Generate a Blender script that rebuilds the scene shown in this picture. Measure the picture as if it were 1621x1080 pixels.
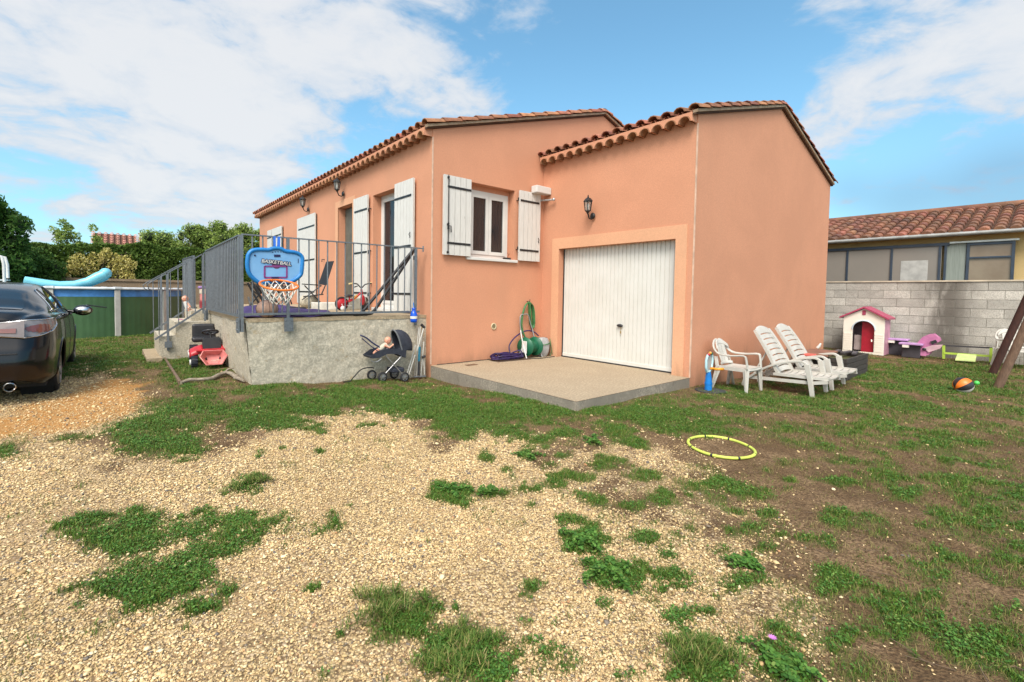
import bpy, math, random
import numpy as np
from mathutils import Vector, Matrix, noise
for o in list(bpy.data.objects): bpy.data.objects.remove(o)
SC=bpy.context.scene; COL=SC.collection
random.seed(7); RNG=np.random.default_rng(7)
PI=math.pi; R=math.radians
# ------------------------------------------------------------ camera
FPX=725.341; PITCH,ROLL,YAW=R(2.249),R(0.856),R(39.125)
CAM=Vector((-3.873,-6.169,1.165)); PX0,PY0=810.5-38.91,540-47.53
_F=Vector((math.sin(YAW)*math.cos(PITCH),math.cos(YAW)*math.cos(PITCH),-math.sin(PITCH)))
_r=_F.cross(Vector((0,0,1))).normalized(); _u=_r.cross(_F)
CR=_r*math.cos(ROLL)+_u*math.sin(ROLL); CU=-_r*math.sin(ROLL)+_u*math.cos(ROLL)
cd=bpy.data.cameras.new('camera'); cam=bpy.data.objects.new('camera',cd); COL.objects.link(cam)
cam.matrix_world=Matrix(((CR.x,CU.x,-_F.x,CAM.x),(CR.y,CU.y,-_F.y,CAM.y),(CR.z,CU.z,-_F.z,CAM.z),(0,0,0,1)))
cd.sensor_width=36; cd.sensor_fit='HORIZONTAL'; cd.lens=FPX/1621*36
cd.shift_x=38.91/1621; cd.shift_y=-47.53/1621; cd.clip_end=2000; cd.clip_start=0.05
SC.camera=cam
def ray(x,y): return _F+CR*((x-PX0)/FPX)-CU*((y-PY0)/FPX)
def on(x,y,ax,v):
    "point where the sight line of photo pixel x, y meets the world plane ax = v (used to measure the place)"
    d=ray(x,y); i='xyz'.index(ax); return CAM+d*((v-CAM[i])/d[i])
# ------------------------------------------------------------ exposure, sky, sun
SC.view_settings.view_transform='Standard'; SC.view_settings.look='None'
SC.view_settings.exposure=1.24; SC.view_settings.gamma=1; SC.view_settings.use_curve_mapping=False
SC.render.engine='CYCLES'
SUN=Vector((-0.52,-0.40,0.76)).normalized()
sd=bpy.data.lights.new('sun','SUN'); sd.energy=1.5; sd.angle=R(24); sd.color=(1,0.94,0.86)
sun=bpy.data.objects.new('sun',sd); COL.objects.link(sun); sun.rotation_euler=SUN.to_track_quat('Z','Y').to_euler()
sun.location=(0,0,20)
W=bpy.data.worlds.new('World'); SC.world=W; W.use_nodes=True
nt=W.node_tree; nt.nodes.clear()
def N(nt,t,**k):
    n=nt.nodes.new(t)
    for a,b in k.items(): setattr(n,a,b)
    return n
def math_(nt,op,a,b=None,c=None,clamp=False):
    n=N(nt,'ShaderNodeMath',operation=op); n.use_clamp=clamp
    for i,v in enumerate((a,b,c)):
        if v is None: continue
        if hasattr(v,'links') or hasattr(v,'is_linked'): nt.links.new(v,n.inputs[i])
        else: n.inputs[i].default_value=v
    return n.outputs[0]
def mixc(nt,f,a,b,blend='MIX'):
    n=N(nt,'ShaderNodeMix',data_type='RGBA',blend_type=blend)
    for i,v in ((0,f),(6,a),(7,b)):
        if hasattr(v,'is_linked'): nt.links.new(v,n.inputs[i])
        elif i==0: n.inputs[0].default_value=v
        else: n.inputs[i].default_value=(*v,1) if len(v)==3 else v
    return n.outputs[2]
def noise_(nt,vec,scale,detail=4,rough=.55,dist=0):
    n=N(nt,'ShaderNodeTexNoise'); n.inputs['Scale'].default_value=scale; n.inputs['Detail'].default_value=detail
    n.inputs['Roughness'].default_value=rough; n.inputs['Distortion'].default_value=dist
    if vec is not None: nt.links.new(vec,n.inputs['Vector'])
    return n.outputs['Fac']
def ramp_(nt,fac,stops,interp='LINEAR'):
    n=N(nt,'ShaderNodeValToRGB'); n.color_ramp.interpolation=interp
    while len(n.color_ramp.elements)<len(stops): n.color_ramp.elements.new(.5)
    for e,(p,c) in zip(n.color_ramp.elements,stops):
        e.position=p; e.color=(*c,1) if len(c)==3 else c
    nt.links.new(fac,n.inputs[0]); return n.outputs[0]
def rng_(nt,v,a,b,c=0,d=1,smooth=True):
    n=N(nt,'ShaderNodeMapRange',interpolation_type='SMOOTHSTEP' if smooth else 'LINEAR')
    nt.links.new(v,n.inputs[0])
    for i,x in enumerate((a,b,c,d)): n.inputs[i+1].default_value=x
    return n.outputs[0]
sky=N(nt,'ShaderNodeTexSky',sky_type='NISHITA'); sky.sun_disc=False
sky.sun_elevation=math.asin(SUN.z); sky.sun_rotation=math.atan2(SUN.x,SUN.y)
sky.altitude=100; sky.air_density=1.0; sky.dust_density=0.4; sky.ozone_density=1.5
tc=N(nt,'ShaderNodeTexCoord'); nrm=N(nt,'ShaderNodeVectorMath',operation='NORMALIZE'); nt.links.new(tc.outputs['Generated'],nrm.inputs[0])
D=nrm.outputs[0]; sp=N(nt,'ShaderNodeSeparateXYZ'); nt.links.new(D,sp.inputs[0])
zz=math_(nt,'ADD',math_(nt,'ABSOLUTE',sp.outputs[2]),0.32)
cb=N(nt,'ShaderNodeCombineXYZ'); nt.links.new(math_(nt,'DIVIDE',sp.outputs[0],zz),cb.inputs[0]); nt.links.new(math_(nt,'DIVIDE',sp.outputs[1],zz),cb.inputs[1])
nt.links.new(math_(nt,'MULTIPLY',zz,1.6),cb.inputs[2])
n1=noise_(nt,cb.outputs[0],3.4,9,.58,.35); n2=noise_(nt,cb.outputs[0],8,8,.62,.5)
def blob(px,py,deg,w):
    d=ray(px,py).normalized(); k=1/(1-math.cos(R(deg)))
    n=N(nt,'ShaderNodeVectorMath',operation='DOT_PRODUCT'); nt.links.new(D,n.inputs[0]); n.inputs[1].default_value=d
    e=math_(nt,'EXPONENT',math_(nt,'MULTIPLY',math_(nt,'SUBTRACT',n.outputs['Value'],1),k))
    return math_(nt,'MULTIPLY',e,w)
def blobs(L):
    s=None
    for b in L:
        e=blob(*b); s=e if s is None else math_(nt,'ADD',s,e)
    return s
cov=blobs([(60,250,8,.08),(250,200,8,.10),(330,90,15,.25),(120,190,11,.20),(560,110,12,.24),(430,225,7,.14),(640,170,7,.14),(60,20,10,.12),(745,130,4,.2),(915,70,4,.14),
  (300,335,6,.3),(130,350,6,.2),(380,295,4,.18),(1480,70,9,.30),(1560,120,9,.22),(1350,150,6,.2),(1300,235,5,.26),(1210,250,4,.08),(700,60,8,.16),
  (420,30,14,.14),(1620,60,7,.16),(-400,100,30,.22),(2300,200,25,.2),(800,-700,28,.24)])
neg=blobs([(1060,110,11,.24),(1450,250,7,.2),(130,285,5,.26),(600,300,7,.12),(30,60,5,.06),(760,20,4,.05)])
dens=math_(nt,'SUBTRACT',math_(nt,'ADD',math_(nt,'MULTIPLY',n1,1.15),math_(nt,'ADD',math_(nt,'MULTIPLY',cov,.72),math_(nt,'MULTIPLY',n2,.50))),neg)
cm=rng_(nt,dens,1.0,1.27); 
shade=rng_(nt,dens,1.12,1.42)
cc=mixc(nt,shade,(3.4,3.75,4.2),(4.25,4.3,4.4))
skyc=mixc(nt,1.0,sky.outputs[0],(.80,1.20,1.16),'MULTIPLY')
# pale veil low in the sky
veil=rng_(nt,sp.outputs[2],0.0,0.5,.55,0.12); skyc=mixc(nt,veil,skyc,(1.9,3.1,4.2))
fin=mixc(nt,math_(nt,'MULTIPLY',cm,.93),skyc,cc)
dark=math_(nt,'MULTIPLY',blobs([(1600,285,4.5,1.2),(1420,322,3.5,.8),(1335,300,2.2,.5)]),rng_(nt,sp.outputs[2],.33,.16),clamp=True)
fin=mixc(nt,math_(nt,'MULTIPLY',dark,.5),fin,(1.1,1.75,2.7))
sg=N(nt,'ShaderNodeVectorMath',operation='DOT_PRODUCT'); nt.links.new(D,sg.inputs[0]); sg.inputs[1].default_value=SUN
fin=mixc(nt,math_(nt,'POWER',math_(nt,'MAXIMUM',sg.outputs['Value'],0.0),3.0),fin,(15,13.6,12))  # wide bright glow about the sun behind the camera, added to lift ambient light
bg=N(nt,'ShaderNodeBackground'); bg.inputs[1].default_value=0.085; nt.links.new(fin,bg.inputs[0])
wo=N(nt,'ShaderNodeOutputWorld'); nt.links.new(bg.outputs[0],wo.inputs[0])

# ------------------------------------------------------------ tagging and linking
def tag(o,label=None,cat=None,group=None,kind=None):
    if label: o['label']=label
    if cat: o['category']=cat
    if group: o['group']=group
    if kind: o['kind']=kind
    return o
def thing(name,label,cat,loc=(0,0,0),rz=0,group=None):
    o=bpy.data.objects.new(name,None); COL.objects.link(o); o.location=loc; o.rotation_euler=(0,0,rz); o.empty_display_size=.1
    return tag(o,label,cat,group)
def dup(root,loc,rz,label):
    def rec(o,p):
        c=o.copy(); COL.objects.link(c); c.parent=p
        for ch in list(o.children): rec(ch,c)
        return c
    r=rec(root,None); r.location=loc; r.rotation_euler=(0,0,rz); r['label']=label; return r
class MB:
    def __init__(s): s.v=[]; s.f=[]; s.s=[]
    def add(s,vs,fs,sm=False):
        n=len(s.v); s.v+= [tuple(v) for v in vs]; s.f+=[tuple(i+n for i in f) for f in fs]; s.s+=[sm]*len(fs); return s
    def box(s,x0,x1,y0,y1,z0,z1):
        return s.add([(x,y,z) for z in(z0,z1) for y in(y0,y1) for x in(x0,x1)],[(0,2,3,1),(4,5,7,6),(0,1,5,4),(2,6,7,3),(0,4,6,2),(1,3,7,5)])
    def obox(s,c,h,M=None):
        c=Vector(c); M=M or Matrix.Identity(3)
        return s.add([c+M@Vector((a*h[0],b*h[1],d*h[2])) for d in(-1,1) for b in(-1,1) for a in(-1,1)],[(0,2,3,1),(4,5,7,6),(0,1,5,4),(2,6,7,3),(0,4,6,2),(1,3,7,5)])
    def bar(s,p,q,w,h,up=(0,0,1)):
        p,q=Vector(p),Vector(q); d=(q-p); L=d.length; d.normalize(); up=Vector(up)
        if abs(d.dot(up))>.98: up=Vector((1,0,0))
        a=d.cross(up).normalized(); b=a.cross(d)
        return s.obox((p+q)/2,(w/2,h/2,L/2),Matrix((a,b,d)).transposed())
    def tube(s,pts,r,n=8,closed=False,caps=True):
        P=[Vector(p) for p in pts]; m=len(P); rs=r if isinstance(r,(list,tuple)) else [r]*m
        T=[]
        for i in range(m):
            a=P[(i-1)%m] if (closed or i>0) else P[i]; b=P[(i+1)%m] if (closed or i<m-1) else P[i]
            d=(b-a); T.append(d.normalized() if d.length>1e-9 else Vector((0,0,1)))
        u=T[0].orthogonal().normalized(); vs=[]
        for i in range(m):
            u=(u-T[i]*u.dot(T[i])); 
            if u.length<1e-6: u=T[i].orthogonal()
            u.normalize(); w=T[i].cross(u)
            vs+=[P[i]+(u*math.cos(2*PI*k/n)+w*math.sin(2*PI*k/n))*rs[i] for k in range(n)]
        fs=[]
        for i in range(m if closed else m-1):
            j=(i+1)%m
            fs+=[(i*n+k,i*n+(k+1)%n,j*n+(k+1)%n,j*n+k) for k in range(n)]
        s.add(vs,fs,True)
        if caps and not closed: s.add(vs[:n],[tuple(range(n))[::-1]]); s.add(vs[-n:],[tuple(range(n))])
        return s
    def lathe(s,prof,c=(0,0,0),ax=(0,0,1),n=16,a0=0,a1=2*PI,sm=True):
        c=Vector(c); ax=Vector(ax).normalized(); u=ax.orthogonal().normalized(); w=ax.cross(u); full=abs(a1-a0-2*PI)<1e-6; k=n if full else n+1
        vs=[c+ax*z+(u*math.cos(a0+(a1-a0)*i/n)+w*math.sin(a0+(a1-a0)*i/n))*r for r,z in prof for i in range(k)]
        fs=[(j*k+i,j*k+(i+1)%k,(j+1)*k+(i+1)%k,(j+1)*k+i) for j in range(len(prof)-1) for i in range(n)]
        return s.add(vs,fs,sm)
    def ball(s,c,r,n=12,M=None):
        c=Vector(c); r=(r,r,r) if not hasattr(r,'__len__') else r; M=M or Matrix.Identity(3); m=max(6,n//2+1)
        vs=[c+M@Vector((r[0]*math.sin(PI*j/m)*math.cos(2*PI*i/n),r[1]*math.sin(PI*j/m)*math.sin(2*PI*i/n),r[2]*math.cos(PI*j/m))) for j in range(1,m) for i in range(n)]
        vs+=[c+M@Vector((0,0,r[2])),c-M@Vector((0,0,r[2]))]; t=len(vs)-2
        fs=[(j*n+i,(j+1)*n+i,(j+1)*n+(i+1)%n,j*n+(i+1)%n) for j in range(m-2) for i in range(n)]
        fs+=[(t,i,(i+1)%n) for i in range(n)]+[(t+1,(m-2)*n+(i+1)%n,(m-2)*n+i) for i in range(n)]
        return s.add(vs,fs,True)
    def prism(s,poly,off,sm=False):
        P=[Vector(p) for p in poly]; off=Vector(off); n=len(P)
        s.add(P,[tuple(range(n))]); s.add([p+off for p in P],[tuple(range(n))[::-1]])
        return s.add(P+[p+off for p in P],[(i,i+n,(i+1)%n+n,(i+1)%n) for i in range(n)],sm)
    def grid(s,fn,nu,nv,sm=True,cu=False,flip=False):
        vs=[fn(i/nu,j/nv) for i in range(nu+(0 if cu else 1)) for j in range(nv+1)]; k=nv+1; m=nu if cu else nu+1
        fs=[(i*k+j,((i+1)%m)*k+j,((i+1)%m)*k+j+1,i*k+j+1) for i in range(nu) for j in range(nv)]
        return s.add(vs,[f[::-1] for f in fs] if flip else fs,sm)
    def build(s,name,mat,parent=None,bevel=0,solid=0,rec=True,loc=None):
        me=bpy.data.meshes.new(name); me.from_pydata(s.v,[],s.f); me.polygons.foreach_set('use_smooth',s.s)
        me.materials.append(mat); me.update()
        if rec:
            import bmesh
            b=bmesh.new(); b.from_mesh(me); bmesh.ops.remove_doubles(b,verts=b.verts,dist=1e-5) if rec=='weld' else None
            bmesh.ops.recalc_face_normals(b,faces=b.faces); b.to_mesh(me); b.free()
        o=bpy.data.objects.new(name,me); COL.objects.link(o)
        if parent: o.parent=parent
        if loc is not None: o.location=loc
        if solid: m=o.modifiers.new('s','SOLIDIFY'); m.thickness=solid; m.offset=0
        if bevel: m=o.modifiers.new('b','BEVEL'); m.width=bevel; m.segments=2; m.limit_method='ANGLE'; m.angle_limit=R(40)
        return o
# ------------------------------------------------------------ materials
def M(name,col,rough=.6,col2=None,scale=6,contrast=.5,bump=0,bscale=60,metal=0,island=0,coat=0,spec=.5,stretch=None,bdist=.01,sub=0):
    m=bpy.data.materials.new(name); m.use_nodes=True; t=m.node_tree; b=t.nodes['Principled BSDF']
    tc=N(t,'ShaderNodeTexCoord'); v=tc.outputs['Object']
    if stretch:
        mp=N(t,'ShaderNodeMapping'); mp.inputs['Scale'].default_value=stretch; t.links.new(v,mp.inputs[0]); v=mp.outputs[0]
    c2=col2 or tuple(x*.72 for x in col)
    f=rng_(t,noise_(t,v,scale,6,.6),.5-contrast*.35,.5+contrast*.35)
    c=mixc(t,f,c2,col)
    if island:
        g=N(t,'ShaderNodeNewGeometry'); h=N(t,'ShaderNodeHueSaturation'); t.links.new(c,h.inputs['Color'])
        t.links.new(rng_(t,g.outputs['Random Per Island'],0,1,1-island,1+island,False),h.inputs['Value']); 
        t.links.new(rng_(t,math_(t,'FRACT',math_(t,'MULTIPLY',g.outputs['Random Per Island'],7.3)),0,1,.5-island*.04,.5+island*.04,False),h.inputs['Hue']); c=h.outputs[0]
    t.links.new(c,b.inputs['Base Color']); b.inputs['Roughness'].default_value=rough; b.inputs['Metallic'].default_value=metal
    b.inputs['Specular IOR Level'].default_value=spec; b.inputs['Coat Weight'].default_value=coat; b.inputs['Coat Roughness'].default_value=.05
    if bump:
        bn=N(t,'ShaderNodeBump'); bn.inputs['Strength'].default_value=bump; bn.inputs['Distance'].default_value=bdist
        t.links.new(noise_(t,v,bscale,4,.6),bn.inputs['Height']); t.links.new(bn.outputs[0],b.inputs['Normal'])
    return m
def glass_mat(name,tint=(.02,.025,.03),clear=.5,rough=.03):
    m=bpy.data.materials.new(name); m.use_nodes=True; t=m.node_tree; b=t.nodes['Principled BSDF']; o=t.nodes['Material Output']
    b.inputs['Base Color'].default_value=(*tint,1); b.inputs['Roughness'].default_value=rough; b.inputs['Specular IOR Level'].default_value=.8
    tr=N(t,'ShaderNodeBsdfTransparent'); mx=N(t,'ShaderNodeMixShader'); mx.inputs[0].default_value=clear
    t.links.new(b.outputs[0],mx.inputs[1]); t.links.new(tr.outputs[0],mx.inputs[2]); t.links.new(mx.outputs[0],o.inputs[0]); return m
def stucco(name,col,stain=True):
    m=M(name,col); t=m.node_tree; b=t.nodes['Principled BSDF']
    for l in list(b.inputs['Base Color'].links): t.links.remove(l)
    g=N(t,'ShaderNodeNewGeometry'); P=g.outputs['Position']; s=N(t,'ShaderNodeSeparateXYZ'); t.links.new(P,s.inputs[0])
    big=noise_(t,P,.9,5,.6,.4); fine=noise_(t,P,170,3,.7)
    c=mixc(t,rng_(t,big,.35,.65),tuple(x*.94 for x in col),tuple(min(1,x*1.05) for x in col))
    c=mixc(t,rng_(t,fine,.60,.36,0,.6),c,tuple(x*.78 for x in col)); c=mixc(t,rng_(t,noise_(t,P,42,4,.75),.36,.62,.34,0),c,tuple(x*.74 for x in col))
    if stain:
        mp=N(t,'ShaderNodeMapping'); mp.inputs['Scale'].default_value=(1,1,.22); t.links.new(P,mp.inputs[0])
        st=noise_(t,mp.outputs[0],3.2,6,.62); hz=math_(t,'ADD',s.outputs[2],math_(t,'MULTIPLY',math_(t,'SUBTRACT',st,.5),1.1))
        c=mixc(t,math_(t,'MULTIPLY',rng_(t,hz,.26,-.30),.62),c,(.20,.125,.075))
        grey=noise_(t,mp.outputs[0],1.1,6,.65); c=mixc(t,math_(t,'MULTIPLY',rng_(t,grey,.52,.75),.09),c,(.36,.25,.17))
    t.links.new(c,b.inputs['Base Color']); b.inputs['Roughness'].default_value=.92; b.inputs['Specular IOR Level'].default_value=.2
    bn=N(t,'ShaderNodeBump'); bn.inputs['Strength'].default_value=.5; bn.inputs['Distance'].default_value=.006
    t.links.new(noise_(t,P,95,4,.7),bn.inputs['Height']); t.links.new(bn.outputs[0],b.inputs['Normal']); return m
mStucco=stucco('orange_stucco',(.62,.30,.185)); mRender=stucco('smooth_render',(.70,.385,.235)); mBead=M('corner_bead',(.66,.45,.33),.8)
mTile=M('terracotta',(.40,.155,.085),.85,(.20,.09,.055),9,.8,.4,70,island=.35); mTileIn=M('terracotta_soffit',(.36,.17,.085),.9,(.22,.10,.05),14,.6,.3,80,island=.15)
mMortar=M('mortar',(.55,.43,.31),.9,(.34,.24,.16),11,.8,.6,60); mDeck=M('roof_underlay',(.10,.05,.03),.9)
mWhite=M('white_paint',(.62,.62,.60),.45,(.62,.62,.60),4,.4); mPVC=M('white_pvc',(.66,.66,.63),.3,(.60,.60,.58),3,.3)
def shutter_mat():
    m=M('weathered_white_wood',(.66,.65,.62),.6,(.54,.53,.50),9,.9,.15,40,stretch=(5,5,.6)); t=m.node_tree; b=t.nodes['Principled BSDF']
    g=N(t,'ShaderNodeNewGeometry'); mp=N(t,'ShaderNodeMapping'); mp.inputs['Scale'].default_value=(9,9,3.2); t.links.new(g.outputs['Position'],mp.inputs[0])
    vo=N(t,'ShaderNodeTexVoronoi'); vo.inputs['Scale'].default_value=1; t.links.new(mp.outputs[0],vo.inputs['Vector'])
    k=rng_(t,vo.outputs['Distance'],.05,.12,1,0); src=b.inputs['Base Color'].links[0].from_socket
    t.links.new(mixc(t,math_(t,'MULTIPLY',k,.45),src,(.25,.22,.19)),b.inputs['Base Color']); return m
mShut=shutter_mat(); mBlack=M('black_iron',(.016,.016,.018),.45); mBlackP=M('black_plastic',(.02,.02,.024),.4,(.03,.03,.034)); mRub=M('rubber',(.018,.018,.02),.8)
mGalv=M('galvanised_steel',(.22,.24,.26),.5,(.15,.165,.185),25,.8,metal=.55); mGlass=glass_mat('window_glass',(.03,.03,.035),.45); mLampGlass=glass_mat('lamp_glass',(.35,.36,.34),.6)
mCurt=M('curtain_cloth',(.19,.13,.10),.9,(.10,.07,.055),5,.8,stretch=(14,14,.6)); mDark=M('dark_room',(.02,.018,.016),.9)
mGD=M('garage_door_paint',(.65,.65,.62),.4,(.59,.585,.545),2.5,.8); mConc=None
mAlu=M('aluminium',(.6,.61,.62),.35,metal=.8)
def concrete(name,a,b_,c_,bump=.9,bs=26,pit=True):
    m=M(name,a); t=m.node_tree; b=t.nodes['Principled BSDF']; g=N(t,'ShaderNodeNewGeometry'); P=g.outputs['Position']
    n1=noise_(t,P,2.2,7,.65,.3); n2=noise_(t,P,38,5,.7); n3=noise_(t,P,7,6,.7)
    c=mixc(t,rng_(t,n1,.36,.62),b_,a); c=mixc(t,rng_(t,n2,.40,.66),tuple(x*.62 for x in a),c); c=mixc(t,rng_(t,n3,.56,.72),c,c_)
    t.links.new(c,b.inputs['Base Color']); b.inputs['Roughness'].default_value=.95; b.inputs['Specular IOR Level'].default_value=.15
    bn=N(t,'ShaderNodeBump'); bn.inputs['Strength'].default_value=bump*.75; bn.inputs['Distance'].default_value=.012
    vo=N(t,'ShaderNodeTexVoronoi'); vo.inputs['Scale'].default_value=bs*1.6; t.links.new(P,vo.inputs['Vector'])
    h=math_(t,'ADD',noise_(t,P,bs*2.2,6,.75),math_(t,'MULTIPLY',noise_(t,P,bs*.6,4,.6),.4)); pit=rng_(t,vo.outputs['Distance'],.10,.20,.75,0); pit=math_(t,'MULTIPLY',pit,rng_(t,n3,.42,.60)); t.links.new(mixc(t,pit,c,tuple(x*.42 for x in b_)),b.inputs['Base Color']); t.links.new(h,bn.inputs['Height']); t.links.new(bn.outputs[0],b.inputs['Normal']); return m
mTerr=concrete('rough_concrete',(.63,.575,.46),(.53,.475,.37),(.40,.31,.19),.75,42); mTop=concrete('terrace_screed',(.50,.40,.27),(.40,.31,.20),(.30,.21,.13),.35,30)
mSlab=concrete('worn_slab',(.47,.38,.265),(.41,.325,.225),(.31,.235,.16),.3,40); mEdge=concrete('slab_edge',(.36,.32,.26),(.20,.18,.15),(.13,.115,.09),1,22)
# ------------------------------------------------------------ ground
GA=np.array([(0,-3,-.10),(1.2,-3.2,-.115),(-.1,-.2,-.2),(2.5,-3.1,-.135),(3.5,-4,-.2),(6,-3.1,-.12),(8.5,-3,-.04),(9.5,-5,-.06),(6,-5,-.15),(0,-4.5,-.18),(-3,-5,-.2),(-1.3,-.1,-.12),
  (-2.6,0,-.04),(-2.7,1.8,0),(-4.5,1.5,-.12),(-4.5,4.5,-.12),(-3.5,8,-.02),(-3.4,3,0),(-6,0,-.15),(-9,-4,-.15),(10,-9,-.1),(4,-9,-.2),(-4,14,0),(12,4,0),(4.3,-3,-.18)],float)
def zga(x,y):
    x=np.asarray(x,float); y=np.asarray(y,float); w=np.zeros_like(x); s=np.zeros_like(x)
    for a,b,c in GA:
        k=1/((x-a)**2+(y-b)**2+.15)**1.5; w+=k; s+=k*c
    return s/w
def zg(x,y): return float(zga(x,y))
def gp(px,py):
    z=-.12
    for _ in range(8): p=on(px,py,'z',z); z=zg(p.x,p.y)
    return Vector((p.x,p.y,z))
def wn(x,y,s,seed=0):
    "cheap value noise on numpy arrays"
    xx=x*s+seed*17.3; yy=y*s+seed*9.1; xi=np.floor(xx); yi=np.floor(yy); fx=xx-xi; fy=yy-yi; fx=fx*fx*(3-2*fx); fy=fy*fy*(3-2*fy)
    def h(a,b): v=np.sin(a*127.1+b*311.7+seed*3.3)*43758.5453; return v-np.floor(v)
    return (h(xi,yi)*(1-fx)+h(xi+1,yi)*fx)*(1-fy)+(h(xi,yi+1)*(1-fx)+h(xi+1,yi+1)*fx)*fy
def fbm(x,y,s,seed=0): return (wn(x,y,s,seed)+.5*wn(x,y,2*s,seed+1)+.25*wn(x,y,4*s,seed+2))/1.75
_EC={}
def ell(x,y,cx,cy,rx,ry):
    "soft elliptical patch on the ground, its axes measured from the photo and turned into ground lengths"
    c=gp(cx,cy); a=gp(cx+rx,cy)-c; b=gp(cx,cy+ry)-c; det=a.x*b.y-a.y*b.x; dx=x-c.x; dy=y-c.y
    u=(dx*b.y-dy*b.x)/det; v=(a.x*dy-a.y*dx)/det; return np.clip(1.35-np.sqrt(u*u+v*v),0,1)
def poly(x,y,pts,soft=.12):
    P=[gp(*p) for p in pts]; ins=np.zeros(x.shape,bool); dmin=np.full(x.shape,1e9)
    for i in range(len(P)):
        a=P[i]; b=P[(i+1)%len(P)]; ex,ey=b.x-a.x,b.y-a.y
        t=np.clip(((x-a.x)*ex+(y-a.y)*ey)/(ex*ex+ey*ey+1e-9),0,1); d=np.hypot(x-a.x-t*ex,y-a.y-t*ey); dmin=np.minimum(dmin,d)
        c=((a.y>y)!=(b.y>y))&(x<(ex)*(y-a.y)/(ey+1e-12)+a.x); ins^=c
    s=np.where(ins,dmin,-dmin); return np.clip(.5+s/(2*soft),0,1)
GRAV=[(-300,700),(0,712),(130,690),(200,735),(330,720),(400,690),(470,657),(560,650),(650,652),(700,700),(770,678),(850,690),(900,745),(960,810),(1010,880),(1060,950),(1090,1010),(1130,1100),(1100,1300),(-700,1300),(-900,800)]
_r=random.Random(5)
XT=[(lambda px,py,r:(px,py,r,r*.36,_r.uniform(.55,1.0)))(_r.uniform(830,1650),680+410*_r.random()**.8,_r.uniform(10,38)) for _ in range(120)]+[(lambda px,py,r:(px,py,r,r*.36,_r.uniform(.5,.9)))(_r.uniform(250,900),_r.uniform(690,1080),_r.uniform(6,16)) for _ in range(26)]+[(lambda px,py,r:(px,py,r,r*.3,_r.uniform(.7,1.0)))(_r.uniform(430,1000),_r.uniform(628,690),_r.uniform(18,50)) for _ in range(34)]
GRASSB=[(240,672,90,20,1),(260,700,75,24,1),(210,690,60,14,.9),(120,692,50,9,.7),(20,690,30,14,.9),(10,716,34,18,1),(420,668,80,20,.9),(330,650,120,26,.85),(480,640,120,22,.9),(600,628,110,20,1),
  (700,640,90,26,1),(780,655,90,28,1),(850,655,80,26,1),(240,640,90,22,.8),(190,655,50,14,.6),(560,612,110,10,.5),(290,590,60,30,.75),(200,600,50,30,.7),(170,575,60,20,.7),
  (225,845,120,50,1.1),(265,905,100,52,1.1),(200,935,90,28,.8),(400,825,110,36,.9),(330,860,90,40,.9),(420,800,60,14,.5),(385,768,42,17,.9),(715,780,36,20,1),(770,725,20,14,.9),(835,722,26,14,.9),(805,745,18,12,.8),(735,695,60,10,.6),(770,782,26,10,.7),(865,700,30,12,.6),
  (920,860,44,22,.95),(965,912,50,30,1),(1115,1050,55,60,1),(1240,1055,60,40,.8),(730,1030,90,50,.9),(640,985,60,40,.8),(700,1000,50,30,.5),(610,955,30,26,.6),(980,980,40,16,.5),(900,1050,60,30,.7),(1010,1040,60,30,.5),(960,735,50,14,.9),(905,755,40,12,.8),(1010,700,40,12,.8),(940,790,40,16,.7),(1040,790,50,18,.6),(860,735,26,12,.8),(1090,850,50,20,.6),(1020,655,120,22,.9),(1110,680,90,18,.8),
  (1130,760,60,8,.4),(940,700,60,16,.6),(1180,920,34,22,.8),(1300,860,40,20,.7),(1330,920,60,40,.8),(1200,780,60,14,.5),(1400,760,90,16,.6),(1330,730,90,12,.5),(1500,700,120,14,.6),(1580,740,90,24,.6),(1450,680,120,12,.5),(1230,690,60,10,.4),
  (1350,635,200,30,.8),(1500,610,160,30,.9),(1450,590,160,20,1),(1210,640,80,10,.6),(1560,800,120,30,.6),(1480,900,160,60,.5),(1540,1020,120,60,.6),(1400,1000,90,40,.6),(1150,645,60,12,.7),(1290,650,60,10,.5),(60,655,0.1,.1,0),
  *XT,(1180,715,50,26,-.55),(1130,712,50,14,-1.2),(1230,660,60,8,-.4),(1060,720,40,30,-.4),(1290,800,60,20,-.3)]
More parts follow.
